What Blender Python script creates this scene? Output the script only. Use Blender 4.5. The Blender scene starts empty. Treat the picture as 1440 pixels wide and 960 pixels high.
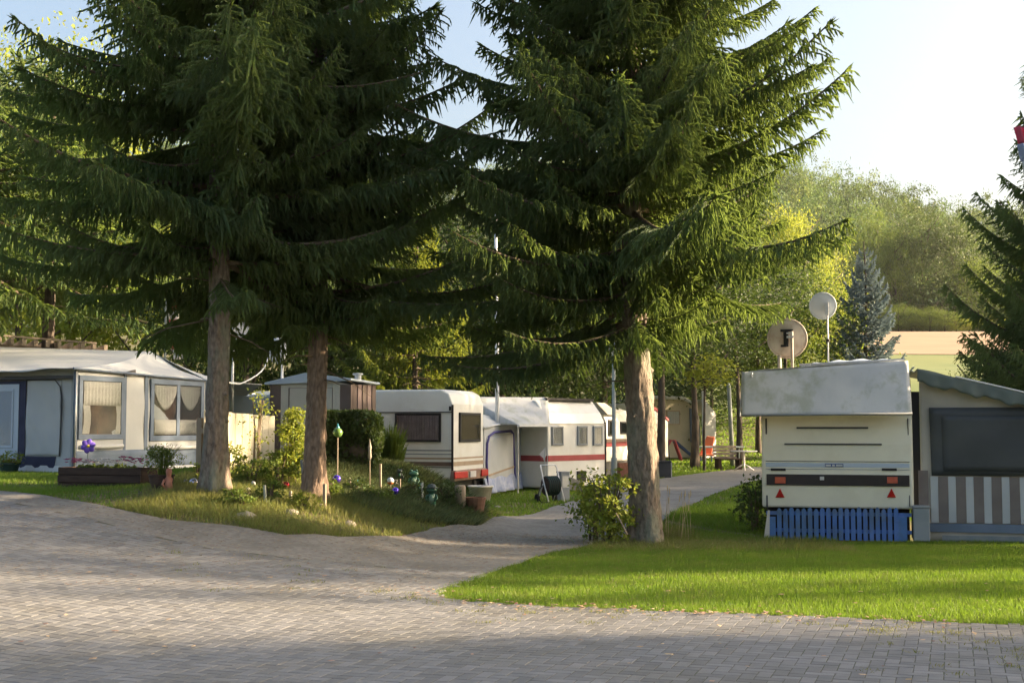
import bpy, bmesh, math, random
import numpy as np
from mathutils import Vector, Matrix
R = math.radians
S = bpy.context.scene
COL = S.collection
# ------------------------------------------------------------------ camera
CAMH = 1.6; FPX = 1800.0; PITCH = math.atan(120.0/FPX)
cam = bpy.data.cameras.new('camera'); cam.sensor_width = 36; cam.lens = 36*FPX/1440; cam.clip_end = 3000
camo = bpy.data.objects.new('camera', cam); COL.objects.link(camo)
camo.location = (0, 0, CAMH); camo.rotation_euler = (R(90)+PITCH, 0, 0); S.camera = camo
# ------------------------------------------------------------------ light
SUN_AZ, SUN_EL = R(84), R(16)          # azimuth clockwise from +Y, elevation
SUND = Vector((math.sin(SUN_AZ)*math.cos(SUN_EL), math.cos(SUN_AZ)*math.cos(SUN_EL), math.sin(SUN_EL)))
w = bpy.data.worlds.new('World'); S.world = w; w.use_nodes = True
nt = w.node_tree; sky = nt.nodes.new('ShaderNodeTexSky'); sky.sky_type = 'NISHITA'; sky.sun_disc = False
sky.sun_elevation = SUN_EL; sky.sun_rotation = SUN_AZ; sky.dust_density = 7.0; sky.air_density = 1.0; sky.ozone_density = 1.0
bg = nt.nodes['Background']; bg.inputs[1].default_value = 0.10; nt.links.new(sky.outputs[0], bg.inputs[0])
sl = bpy.data.lights.new('sun', 'SUN'); sl.energy = 5.0; sl.angle = R(0.55); sl.color = (1.0, 0.76, 0.50)
so = bpy.data.objects.new('sun', sl); COL.objects.link(so); so.rotation_euler = (-SUND).to_track_quat('-Z', 'Y').to_euler()
so.location = (30, 0, 40)
S.view_settings.view_transform = 'Standard'; S.view_settings.look = 'None'; S.view_settings.gamma = 1; S.view_settings.exposure = 2.15
S.view_settings.use_curve_mapping = False
S.cycles.max_bounces = 6; S.cycles.transparent_max_bounces = 8; S.cycles.use_denoising = True

rng = np.random.default_rng(7); random.seed(7)
# ------------------------------------------------------------------ measuring helpers
CP, SP = math.cos(PITCH), math.sin(PITCH)
def ray(px, py):
    x = (px-720)/FPX; y = (480-py)/FPX
    return Vector((x, CP-y*SP, SP+y*CP))
def at(px, py, Y):
    d = ray(px, py); t = Y/d.y
    return Vector((d.x*t, Y, CAMH+d.z*t))
class Frame:
    """vertical plane: x along it (left to right), y into it (away from the viewer), z up"""
    def __init__(s, x, y, z, a): s.o = Vector((x, y, z)); s.a = a; s.ca = math.cos(a); s.sa = math.sin(a)
    @staticmethod
    def px(pl, yl, pr, yr, z):
        xl = (pl-720)/FPX*yl; xr = (pr-720)/FPX*yr
        f = Frame(xl, yl, z, math.atan2(yr-yl, xr-xl)); f.len = math.hypot(xr-xl, yr-yl); return f
    def uv(s, px, py, off=0.0):
        d = ray(px, py); n = (-s.sa, s.ca)
        t = (s.o.x*n[0]+s.o.y*n[1]+off)/(d.x*n[0]+d.y*n[1])
        X, Y, Z = d.x*t, d.y*t, CAMH+d.z*t
        return ((X-s.o.x)*s.ca+(Y-s.o.y)*s.sa, Z-s.o.z)
    def u(s, px, off=0): return s.uv(px, 600, off)[0]
    def world(s, v):
        v = np.asarray(v, float)
        return np.stack([s.o.x+v[:,0]*s.ca-v[:,1]*s.sa, s.o.y+v[:,0]*s.sa+v[:,1]*s.ca, s.o.z+v[:,2]], 1)
    def local(s, v):
        v = np.asarray(v, float); dx = v[:,0]-s.o.x; dy = v[:,1]-s.o.y
        return np.stack([dx*s.ca+dy*s.sa, -dx*s.sa+dy*s.ca, v[:,2]-s.o.z], 1)
# ------------------------------------------------------------------ materials
def mat(name, c1, c2=None, scale=6, rough=0.8, bump=0, bscale=40, transl=0, metal=0, spec=0.3, island=0,
        stretch=(1,1,1), pos=True, contrast=0.3, tcol=None, detail=5, c3=None, c3scale=1.5, c3amt=0.5, brown=0.0):
    m = bpy.data.materials.new(name); m.use_nodes = True; n = m.node_tree.nodes; l = m.node_tree.links
    p = n['Principled BSDF']; out = n['Material Output']
    p.inputs['Roughness'].default_value = rough; p.inputs['Metallic'].default_value = metal
    p.inputs['Specular IOR Level'].default_value = spec
    if pos: src = n.new('ShaderNodeNewGeometry').outputs['Position']
    else: src = n.new('ShaderNodeTexCoord').outputs['Object']
    mp = n.new('ShaderNodeMapping'); mp.inputs['Scale'].default_value = stretch; l.new(src, mp.inputs[0])
    col = None
    if c2 is not None:
        no = n.new('ShaderNodeTexNoise'); no.inputs['Scale'].default_value = scale; no.inputs['Detail'].default_value = detail
        l.new(mp.outputs[0], no.inputs['Vector'])
        mr = n.new('ShaderNodeMapRange'); mr.inputs[1].default_value = 0.5-contrast/2; mr.inputs[2].default_value = 0.5+contrast/2
        l.new(no.outputs[0], mr.inputs[0])
        mx = n.new('ShaderNodeMix'); mx.data_type = 'RGBA'; mx.inputs[6].default_value = (*c1, 1); mx.inputs[7].default_value = (*c2, 1)
        l.new(mr.outputs[0], mx.inputs[0]); col = mx.outputs[2]
    else:
        rg = n.new('ShaderNodeRGB'); rg.outputs[0].default_value = (*c1, 1); col = rg.outputs[0]
    if c3 is not None:
        no = n.new('ShaderNodeTexNoise'); no.inputs['Scale'].default_value = c3scale; no.inputs['Detail'].default_value = 6
        no.inputs['Roughness'].default_value = 0.65
        l.new(mp.outputs[0], no.inputs['Vector'])
        mr = n.new('ShaderNodeMapRange'); mr.inputs[1].default_value = 0.48; mr.inputs[2].default_value = 0.62; mr.inputs[4].default_value = c3amt
        l.new(no.outputs[0], mr.inputs[0])
        mx = n.new('ShaderNodeMix'); mx.data_type = 'RGBA'; mx.inputs[7].default_value = (*c3, 1)
        l.new(mr.outputs[0], mx.inputs[0]); l.new(col, mx.inputs[6]); col = mx.outputs[2]
    if island:
        g = n.new('ShaderNodeNewGeometry'); hs = n.new('ShaderNodeHueSaturation')
        mr = n.new('ShaderNodeMapRange'); mr.inputs[3].default_value = 1-island; mr.inputs[4].default_value = 1+island
        l.new(g.outputs['Random Per Island'], mr.inputs[0]); l.new(mr.outputs[0], hs.inputs['Value']); l.new(col, hs.inputs['Color'])
        mh = n.new('ShaderNodeMapRange'); mh.inputs[3].default_value = 0.5-0.03*island/0.4; mh.inputs[4].default_value = 0.5+0.03*island/0.4
        l.new(g.outputs['Random Per Island'], mh.inputs[0]); l.new(mh.outputs[0], hs.inputs['Hue'])
        col = hs.outputs[0]
    l.new(col, p.inputs['Base Color'])
    if bump:
        nb = n.new('ShaderNodeTexNoise'); nb.inputs['Scale'].default_value = bscale; nb.inputs['Detail'].default_value = 6
        l.new(mp.outputs[0], nb.inputs['Vector'])
        b = n.new('ShaderNodeBump'); b.inputs['Strength'].default_value = bump; b.inputs['Distance'].default_value = 0.02
        l.new(nb.outputs[0], b.inputs['Height']); l.new(b.outputs[0], p.inputs['Normal'])
    if transl:
        t = n.new('ShaderNodeBsdfTranslucent'); ms = n.new('ShaderNodeMixShader'); ms.inputs[0].default_value = transl
        if tcol is not None: t.inputs[0].default_value = (*tcol, 1)
        else: l.new(col, t.inputs[0])
        l.new(p.outputs[0], ms.inputs[1]); l.new(t.outputs[0], ms.inputs[2]); l.new(ms.outputs[0], out.inputs[0])
    return m
def glassmat(name, tint=(0.9,0.92,0.92), refl=0.04):
    m = bpy.data.materials.new(name); m.use_nodes = True; n = m.node_tree.nodes; l = m.node_tree.links
    n.remove(n['Principled BSDF']); t = n.new('ShaderNodeBsdfTransparent'); t.inputs[0].default_value = (*tint, 1)
    g = n.new('ShaderNodeBsdfGlossy'); g.inputs['Roughness'].default_value = 0.06
    f = n.new('ShaderNodeFresnel'); f.inputs[0].default_value = 1.22
    a = n.new('ShaderNodeMath'); a.operation = 'ADD'; a.inputs[1].default_value = refl; l.new(f.outputs[0], a.inputs[0])
    ms = n.new('ShaderNodeMixShader'); l.new(a.outputs[0], ms.inputs[0]); l.new(t.outputs[0], ms.inputs[1]); l.new(g.outputs[0], ms.inputs[2])
    l.new(ms.outputs[0], n['Material Output'].inputs[0]); return m
M = {}
M['needle'] = mat('spruce needles', (0.060,0.102,0.054), (0.108,0.148,0.060), scale=1.0, rough=0.6, transl=0.42, tcol=(0.26,0.36,0.07), island=0.35, spec=0.25)
M['needle_blue'] = mat('blue spruce needles', (0.17,0.23,0.23), (0.26,0.33,0.33), scale=1.5, rough=0.6, transl=0.2, island=0.35)
M['needle_lit'] = mat('sunlit toned spruce needles', (0.12,0.17,0.03), (0.18,0.22,0.04), scale=1.2, rough=0.6, transl=0.42, tcol=(0.32,0.36,0.04), island=0.3)  # brighter copy of the spruce needles, sunlight put into the colour
M['twig'] = mat('spruce twig', (0.10,0.075,0.05), (0.16,0.13,0.09), scale=9, rough=0.9)
M['bark'] = mat('spruce bark', (0.085,0.065,0.05), (0.29,0.235,0.185), scale=26, rough=0.95, bump=1.0, bscale=34, contrast=.5, stretch=(1,1,0.45), c3=(0.22,0.27,0.20), c3scale=3.0, c3amt=0.45, pos=False)
M['bark_red'] = mat('reddish spruce bark', (0.11,0.078,0.056), (0.31,0.23,0.175), scale=26, rough=0.95, bump=1.0, bscale=34, contrast=.5, stretch=(1,1,0.4), pos=False)
M['bark_dark'] = mat('dark bark', (0.05,0.04,0.033), (0.11,0.09,0.07), scale=7, rough=0.95, bump=0.7, bscale=18, stretch=(1,1,0.3), pos=False)
M['leaf_y'] = mat('yellow green leaves', (0.17,0.22,0.03), (0.24,0.28,0.045), scale=0.8, rough=0.6, transl=0.45, tcol=(0.36,0.40,0.05), island=0.35)
M['leaf_g'] = mat('green leaves', (0.09,0.13,0.025), (0.13,0.18,0.035), scale=0.8, rough=0.6, transl=0.4, tcol=(0.20,0.27,0.035), island=0.35)
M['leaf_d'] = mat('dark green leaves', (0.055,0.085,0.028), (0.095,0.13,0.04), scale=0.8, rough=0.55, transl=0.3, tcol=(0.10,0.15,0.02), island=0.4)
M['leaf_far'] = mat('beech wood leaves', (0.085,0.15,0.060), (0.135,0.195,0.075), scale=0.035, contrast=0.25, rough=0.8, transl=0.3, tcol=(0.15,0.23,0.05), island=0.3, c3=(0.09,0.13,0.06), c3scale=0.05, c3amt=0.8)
M['leaf_dd'] = mat('shady dark leaves', (0.035,0.06,0.018), (0.06,0.09,0.026), scale=0.8, rough=0.55, transl=0.3, tcol=(0.09,0.14,0.02), island=0.4)  # darker copy of the dark green leaves, shade put into the colour
M['leaf_far2'] = mat('darker wood leaves', (0.045,0.085,0.04), (0.075,0.12,0.05), scale=0.05, rough=0.8, transl=0.25, tcol=(0.14,0.19,0.04), island=0.3)
M['leaf_far3'] = mat('golden wood leaves', (0.135,0.195,0.065), (0.19,0.23,0.08), scale=0.05, rough=0.8, transl=0.3, tcol=(0.22,0.28,0.06), island=0.3)
M['grass'] = mat('lawn grass blades', (0.075,0.14,0.018), (0.14,0.205,0.03), scale=1.1, c3=(0.19,0.18,0.06), c3scale=2.0, c3amt=0.6, rough=0.55, transl=0.4, tcol=(0.22,0.36,0.03), island=0.35, spec=0.2)
M['grass_dry'] = mat('rough grass blades', (0.11,0.145,0.04), (0.20,0.19,0.075), scale=1.1, rough=0.7, transl=0.4, tcol=(0.32,0.33,0.08), island=0.4)
M['grass_dark'] = mat('ground cover', (0.07,0.11,0.04), (0.15,0.17,0.065), scale=1.6, rough=0.7, transl=0.3, island=0.4)
M['ground'] = mat('turf and soil', (0.075,0.10,0.025), (0.13,0.12,0.05), scale=0.7, rough=1.0, bump=0.5, bscale=12, c3=(0.20,0.145,0.09), c3scale=0.9, c3amt=0.55)
M['soil'] = mat('bare soil', (0.16,0.12,0.08), (0.24,0.19,0.13), scale=3, rough=1.0, bump=0.6, bscale=25, c3=(0.10,0.11,0.05), c3scale=2.5, c3amt=0.7)
M['field'] = mat('stubble field', (0.30,0.20,0.125), (0.35,0.24,0.15), scale=0.12, rough=1.0, stretch=(1,6,1))
M['meadow'] = mat('green meadow strip', (0.12,0.16,0.05), (0.18,0.20,0.065), scale=0.1, rough=1.0)
M['asphalt'] = mat('old asphalt', (0.185,0.178,0.162), (0.25,0.238,0.215), scale=14, rough=0.95, bump=0.35, bscale=60, c3=(0.15,0.14,0.12), c3scale=1.3, c3amt=0.6)
M['paver'] = mat('concrete paver', (0.148,0.151,0.154), (0.218,0.219,0.216), scale=7, rough=0.9, bump=0.25, bscale=90, c3=(0.15,0.145,0.125), c3scale=0.7, c3amt=0.5, contrast=0.7, island=0.16)
M['joint'] = mat('sand joints', (0.085,0.08,0.068), (0.13,0.12,0.10), scale=5, rough=1.0, c3=(0.06,0.075,0.03), c3scale=3, c3amt=0.8)
M['white'] = mat('off white caravan skin', (0.78,0.78,0.74), (0.70,0.70,0.66), scale=1.6, rough=0.4, spec=0.5, contrast=0.5, c3=(0.60,0.57,0.48), c3scale=2.5, c3amt=0.25, bump=0.04, bscale=30)
M['cream'] = mat('cream caravan skin', (0.80,0.77,0.63), (0.74,0.71,0.57), scale=1.6, rough=0.42, spec=0.5, contrast=0.5, c3=(0.62,0.58,0.44), c3scale=2.5, c3amt=0.25, bump=0.04, bscale=30)
M['bluewhite'] = mat('pale blue painted sheet', (0.42,0.50,0.60), (0.48,0.55,0.63), scale=2, rough=0.5)
M['tarp'] = mat('grey tarpaulin', (0.43,0.45,0.46), (0.52,0.53,0.52), scale=2.0, rough=0.6, bump=0.25, bscale=6, c3=(0.31,0.33,0.25), c3scale=3.5, c3amt=0.65, stretch=(1,1,0.35))
M['tarp_green'] = mat('green grey tarpaulin', (0.10,0.13,0.125), (0.15,0.175,0.16), scale=3, rough=0.65, bump=0.3, bscale=8)
M['canvas'] = mat('grey tent canvas', (0.47,0.50,0.52), (0.54,0.56,0.57), scale=1.5, rough=0.85, bump=0.25, bscale=5, transl=0.12)
M['canvas_roof'] = mat('pale tent roof', (0.50,0.52,0.53), (0.58,0.59,0.58), scale=1.2, rough=0.8, bump=0.2, bscale=4, transl=0.12)
M['canvas_beige'] = mat('beige grey canvas', (0.42,0.40,0.35), (0.50,0.47,0.41), scale=2, rough=0.9, bump=0.4, bscale=6, transl=0.08)
M['canvas_blue'] = mat('slate blue canvas', (0.12,0.16,0.22), (0.16,0.20,0.27), scale=3, rough=0.85, bump=0.2, bscale=9)
M['navy'] = mat('navy canvas', (0.03,0.035,0.07), (0.05,0.055,0.10), scale=3, rough=0.8)
M['violet_trim'] = mat('indigo trim', (0.06,0.055,0.20), (0.09,0.08,0.26), scale=5, rough=0.7)
M['skirt_blue'] = mat('pale blue valance', (0.24,0.29,0.46), (0.42,0.46,0.56), scale=7, rough=0.8, contrast=0.4)
M['black'] = mat('black rubber', (0.015,0.015,0.017), rough=0.6)
M['darkgrey'] = mat('charcoal plastic', (0.05,0.05,0.055), (0.075,0.075,0.08), scale=3, rough=0.5)
M['mesh_dark'] = mat('dark window cover', (0.055,0.062,0.068), (0.075,0.082,0.085), scale=2, rough=0.5, bump=0.25, bscale=3)
M['grey'] = mat('grey plastic', (0.23,0.26,0.28), (0.28,0.30,0.31), scale=4, rough=0.6)
M['steel'] = mat('galvanised steel', (0.45,0.47,0.48), (0.55,0.56,0.56), scale=8, rough=0.45, metal=0.6)
M['steel_green'] = mat('grey green lamp post paint', (0.24,0.27,0.24), (0.30,0.32,0.28), scale=8, rough=0.5)
M['pole_white'] = mat('white pole paint', (0.75,0.76,0.76), (0.66,0.67,0.67), scale=5, rough=0.35)
M['brown'] = mat('brown stripe', (0.13,0.085,0.065), (0.16,0.11,0.085), scale=4, rough=0.45)
M['tan'] = mat('tan stripe', (0.36,0.27,0.19), (0.40,0.31,0.22), scale=4, rough=0.45)
M['brownmetal'] = mat('brown sheet metal', (0.12,0.085,0.075), (0.15,0.11,0.095), scale=3, rough=0.5)
M['pinkmetal'] = mat('dusty brown sheet metal', (0.22,0.16,0.15), (0.27,0.20,0.19), scale=3, rough=0.55)
M['greige'] = mat('light greige sheet metal', (0.50,0.48,0.42), (0.55,0.52,0.46), scale=3, rough=0.5)
M['red'] = mat('red stripe', (0.40,0.07,0.08), (0.34,0.06,0.065), scale=4, rough=0.4)
M['lamp_red'] = mat('red reflector', (0.55,0.02,0.02), (0.42,0.015,0.015), scale=20, rough=0.25, spec=0.6)
M['lamp_orange'] = mat('orange lamp lens', (0.52,0.09,0.03), (0.42,0.06,0.03), scale=20, rough=0.25, spec=0.6)
M['lamp_dark'] = mat('dark rear light panel', (0.022,0.018,0.020), (0.035,0.028,0.03), scale=6, rough=0.3)
M['bumper'] = mat('rusty brown bumper', (0.22,0.13,0.10), (0.30,0.20,0.15), scale=8, rough=0.6)
M['blue'] = mat('weathered blue paint', (0.07,0.155,0.40), (0.10,0.19,0.44), scale=5, rough=0.7, c3=(0.10,0.14,0.17), c3scale=3.5, c3amt=0.6, island=0.2)
M['blueline'] = mat('blue line', (0.05,0.08,0.22), rough=0.5)
M['wood_dark'] = mat('dark stained planks', (0.045,0.028,0.022), (0.075,0.048,0.035), scale=5, rough=0.85, stretch=(1,1,5), bump=0.3)
M['wood'] = mat('weathered wood', (0.26,0.21,0.16), (0.36,0.30,0.23), scale=6, rough=0.9, bump=0.3, stretch=(1,1,0.3))
M['wood_red'] = mat('reddish wood', (0.20,0.10,0.065), (0.27,0.15,0.10), scale=6, rough=0.9)
M['fence_cream'] = mat('cream boards', (0.68,0.62,0.47), (0.76,0.70,0.55), scale=4, rough=0.8, bump=0.25, stretch=(1,1,0.3), transl=0.15)
M['curtain'] = mat('brown curtain', (0.34,0.24,0.22), (0.46,0.34,0.31), scale=6, rough=0.9)
M['curtain_mauve'] = mat('mauve net curtain', (0.42,0.35,0.42), (0.56,0.49,0.55), scale=6, rough=0.9)
M['lace'] = mat('white lace curtain', (0.68,0.66,0.60), (0.58,0.56,0.52), scale=30, rough=0.9, transl=0.3)
M['interior'] = mat('dim interior', (0.03,0.028,0.03), (0.10,0.065,0.05), scale=3.5, rough=0.9, contrast=0.35)
M['glass'] = glassmat('window glass')
M['glass_dark'] = glassmat('tinted window glass', (0.75,0.75,0.77), 0.04)
M['foil'] = glassmat('clear window foil', (0.93,0.95,0.97), 0.04)
M['dish'] = mat('weathered dish', (0.52,0.47,0.40), (0.44,0.38,0.32), scale=4, rough=0.6, c3=(0.36,0.24,0.17), c3scale=5, c3amt=0.5)
M['dish_grey'] = mat('pale grey dish', (0.50,0.54,0.56), (0.56,0.59,0.60), scale=5, rough=0.5)
M['pot_green'] = mat('dark green pot', (0.02,0.05,0.045), rough=0.5)
M['terracotta'] = mat('terracotta', (0.33,0.13,0.08), (0.42,0.2,0.14), scale=12, rough=0.8)
M['flower_p'] = mat('magenta petals', (0.30,0.02,0.12), (0.42,0.05,0.2), scale=15, rough=0.7, transl=0.2)
M['flower_w'] = mat('white petals', (0.72,0.70,0.68), rough=0.7, transl=0.2)
M['flower_v'] = mat('violet petals', (0.12,0.07,0.50), (0.2,0.12,0.6), scale=12, rough=0.5)
M['flower_y'] = mat('yellow centre', (0.6,0.5,0.05), rough=0.6)
M['flower_o'] = mat('orange petals', (0.6,0.22,0.05), rough=0.7)
M['ball_red'] = mat('red mirror ball', (0.55,0.02,0.05), rough=0.08, metal=0.7)
M['ball_violet'] = mat('violet mirror ball', (0.16,0.09,0.75), rough=0.08, metal=0.7)
M['ball_silver'] = mat('lilac silver mirror ball', (0.75,0.68,0.82), rough=0.08, metal=0.85)
M['ball_navy'] = mat('navy mirror ball', (0.05,0.07,0.22), rough=0.1, metal=0.7)
M['ball_green'] = mat('lime glass', (0.16,0.28,0.08), rough=0.15, metal=0.2)
M['ball_teal'] = mat('teal glass', (0.08,0.30,0.36), rough=0.15, metal=0.2)
M['ball_orange'] = mat('orange glass', (0.70,0.22,0.07), rough=0.2, metal=0.2)
M['ball_pale'] = mat('pale blue glass', (0.50,0.58,0.66), rough=0.2, metal=0.2)
M['needles_fallen'] = mat('fallen needles', (0.20,0.13,0.08), (0.30,0.21,0.13), scale=5, rough=0.95, island=0.4)
M['white_cer'] = mat('white glazed ceramic', (0.75,0.72,0.68), (0.6,0.56,0.5), scale=10, rough=0.35)
M['frog'] = mat('glazed green ceramic', (0.035,0.12,0.07), (0.06,0.19,0.11), scale=8, rough=0.25, spec=0.6)
M['frog_dark'] = mat('dark bronze glaze', (0.035,0.06,0.05), (0.06,0.07,0.055), scale=8, rough=0.3, spec=0.6)
M['frog_pale'] = mat('pale green glaze', (0.20,0.33,0.25), rough=0.3)
M['stone'] = mat('pale field stone', (0.24,0.22,0.18), (0.36,0.33,0.28), scale=6, rough=0.9, bump=0.4)
M['litter'] = mat('dry leaves', (0.30,0.18,0.10), (0.48,0.33,0.24), scale=8, rough=0.9, island=0.4, transl=0.15)
M['yellow'] = mat('yellow plastic', (0.6,0.5,0.15), rough=0.5)
M['orange'] = mat('orange plastic', (0.70,0.20,0.10), rough=0.6)
M['table_white'] = mat('pale plastic', (0.5,0.56,0.54), rough=0.5)
M['bluedark'] = mat('dark blue plastic', (0.03,0.05,0.12), rough=0.6)
# ------------------------------------------------------------------ mesh builder
def npmesh(name, verts, faces, mats, midx=None, smooth=False):
    """faces: list of int arrays (k, n)"""
    me = bpy.data.meshes.new(name); verts = np.asarray(verts, np.float32)
    me.vertices.add(len(verts)); me.vertices.foreach_set('co', verts.ravel())
    loops = np.concatenate([f.ravel() for f in faces]).astype(np.int32)
    tot = np.concatenate([np.full(len(f), f.shape[1], np.int32) for f in faces])
    st = np.concatenate([[0], np.cumsum(tot)[:-1]]).astype(np.int32)
    me.loops.add(len(loops)); me.loops.foreach_set('vertex_index', loops)
    me.polygons.add(len(tot)); me.polygons.foreach_set('loop_start', st); me.polygons.foreach_set('loop_total', tot)
    if midx is not None: me.polygons.foreach_set('material_index', np.asarray(midx, np.int32))
    me.polygons.foreach_set('use_smooth', np.full(len(tot), bool(smooth)))
    for m in (mats if isinstance(mats, (list, tuple)) else [mats]): me.materials.append(m)
    me.update(calc_edges=True); return me
def tag(o, label=None, cat=None, group=None, kind=None):
    if label: o['label'] = label
    if cat: o['category'] = cat
    if group: o['group'] = group
    if kind: o['kind'] = kind
    return o
def link(name, me, parent=None, loc=None):
    o = bpy.data.objects.new(name, me); COL.objects.link(o)
    if parent is not None: o.parent = parent
    if loc is not None: o.location = loc
    return o
class Root:
    pass
def thing(name, label, cat, fr=None, loc=None, rot=0, group=None):
    o = bpy.data.objects.new(name, None); COL.objects.link(o); o.empty_display_size = 0.1
    if fr is None: fr = Frame(loc[0], loc[1], loc[2], rot)
    o.location = fr.o; o.rotation_euler = (0, 0, fr.a); FR[o.name] = fr
    tag(o, label, cat, group); return o
FR = {}
def copy_tree(o, parent=None, loc=None, rot=None, scale=None):
    c = o.copy(); COL.objects.link(c)
    if parent is not None: c.parent = parent
    if loc is not None: c.location = loc
    if rot is not None: c.rotation_euler = rot
    if scale is not None: c.scale = scale
    if o.name in FR: FR[c.name] = FR[o.name]
    for ch in list(o.children): copy_tree(ch, c)
    return c
class MB:
    def __init__(s): s.v = []; s.f = []; s.mi = []; s.m = 0
    def add(s, vs, fs):
        b = len(s.v); s.v += [tuple(x) for x in vs]
        for f in fs: s.f.append([b+i for i in f]); s.mi.append(s.m)
        return s
    def box(s, x0, y0, z0, x1, y1, z1):
        return s.add([(x0,y0,z0),(x1,y0,z0),(x1,y1,z0),(x0,y1,z0),(x0,y0,z1),(x1,y0,z1),(x1,y1,z1),(x0,y1,z1)],
                     [(0,3,2,1),(4,5,6,7),(0,1,5,4),(1,2,6,5),(2,3,7,6),(3,0,4,7)])
    def prism(s, pts, vec):
        n = len(pts); q = [tuple(np.add(p, vec)) for p in pts]
        return s.add(list(pts)+q, [list(range(n))[::-1], list(range(n, 2*n))]+[(i, (i+1) % n, n+(i+1) % n, n+i) for i in range(n)])
    def tube(s, pts, rad, n=8, cap=True):
        pts = [Vector(p) for p in pts]; k = len(pts)
        if not hasattr(rad, '__len__'): rad = [rad]*k
        vs = []; ref = None
        for i, p in enumerate(pts):
            d = (pts[min(i+1, k-1)]-pts[max(i-1, 0)]).normalized()
            if ref is None:
                ref = Vector((1,0,0)) if abs(d.x) < 0.8 else Vector((0,1,0))
            a = (ref-d*ref.dot(d)).normalized(); b = d.cross(a); ref = a
            for j in range(n):
                th = 2*math.pi*j/n; vs.append(p+(a*math.cos(th)+b*math.sin(th))*rad[i])
        fs = [(i*n+j, i*n+(j+1) % n, (i+1)*n+(j+1) % n, (i+1)*n+j) for i in range(k-1) for j in range(n)]
        if cap: fs += [list(range(n))[::-1], list(range((k-1)*n, k*n))]
        return s.add(vs, fs)
    def lathe(s, prof, n=16, c=(0,0,0)):
        k = len(prof); vs = [(c[0]+r*math.cos(2*math.pi*j/n), c[1]+r*math.sin(2*math.pi*j/n), c[2]+z) for r, z in prof for j in range(n)]
        fs = [(i*n+j, i*n+(j+1) % n, (i+1)*n+(j+1) % n, (i+1)*n+j) for i in range(k-1) for j in range(n)]
        fs += [list(range(n))[::-1], list(range((k-1)*n, k*n))]
        return s.add(vs, fs)
    def ball(s, c, r, n=14, k=9):
        if not hasattr(r, '__len__'): r = (r, r, r)
        prof = [(math.sin(math.pi*(i+0.02)/(k+0.04)), -math.cos(math.pi*(i+0.02)/(k+0.04))) for i in range(k+1)]
        b = len(s.v); s.lathe(prof, n)
        for i in range(b, len(s.v)):
            x, y, z = s.v[i]; s.v[i] = (c[0]+x*r[0], c[1]+y*r[1], c[2]+z*r[2])
        return s
    def grid(s, p00, p10, p11, p01, nu, nv, fn=None, thick=0.0):
        """bilinear sheet; fn(u,v)->offset vector"""
        p = [np.array(q, float) for q in (p00, p10, p11, p01)]; b = []
        for j in range(nv+1):
            for i in range(nu+1):
                u, v = i/nu, j/nv
                q = p[0]*(1-u)*(1-v)+p[1]*u*(1-v)+p[2]*u*v+p[3]*(1-u)*v
                if fn is not None: q = q+np.array(fn(u, v))
                b.append(tuple(q))
        fs = [(j*(nu+1)+i, j*(nu+1)+i+1, (j+1)*(nu+1)+i+1, (j+1)*(nu+1)+i) for j in range(nv) for i in range(nu)]
        s.add(b, fs)
        if thick:
            nn = np.cross(p[1]-p[0], p[3]-p[0]); nn = nn/np.linalg.norm(nn)*thick
            c = [tuple(np.array(q)-nn) for q in b]; s.add(c, [f[::-1] for f in fs])
            edge = [i for i in range(nu+1)]+[j*(nu+1)+nu for j in range(1, nv+1)]+[nv*(nu+1)+i for i in range(nu-1, -1, -1)]+[j*(nu+1) for j in range(nv-1, 0, -1)]
            o1 = len(s.v)-2*len(b); o2 = len(s.v)-len(b)
            for a, e in zip(edge, edge[1:]+edge[:1]): s.f.append([o1+a, o2+a, o2+e, o1+e]); s.mi.append(s.m)
        return s
    def build(s, name, mats, parent=None, fr=None, smooth=False, bevel=0, seg=2, loc=None):
        v = np.array(s.v, float)
        if fr is not None:
            v = fr.world(v)
            if parent is not None:
                pr = FR[parent.name]
                v = pr.local(v)
        me = bpy.data.meshes.new(name); me.from_pydata([tuple(x) for x in v], [], s.f)
        for m in (mats if isinstance(mats, (list, tuple)) else [mats]): me.materials.append(m)
        if any(s.mi): me.polygons.foreach_set('material_index', s.mi)
        if smooth: me.polygons.foreach_set('use_smooth', [True]*len(me.polygons))
        bm = bmesh.new(); bm.from_mesh(me); bmesh.ops.recalc_face_normals(bm, faces=bm.faces); bm.to_mesh(me); bm.free()
        o = link(name, me, parent, loc)
        if parent is not None:
            FR[o.name] = FR[parent.name]
        if bevel:
            b = o.modifiers.new('bevel', 'BEVEL'); b.width = bevel; b.segments = seg; b.limit_method = 'ANGLE'; b.angle_limit = R(35)
            if smooth is False: pass
        return o
def wnoise(seed, amp, fu=3, fv=2):
    r = random.Random(seed); c = [(r.uniform(0.5, fu)*math.pi, r.uniform(0.3, fv)*math.pi, r.uniform(0, 6.28), r.uniform(0.4, 1)) for _ in range(6)]
    def f(u, v): return amp*sum(a*math.sin(k*u*2+l*v*2+p) for k, l, p, a in c)/3
    return f
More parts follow.
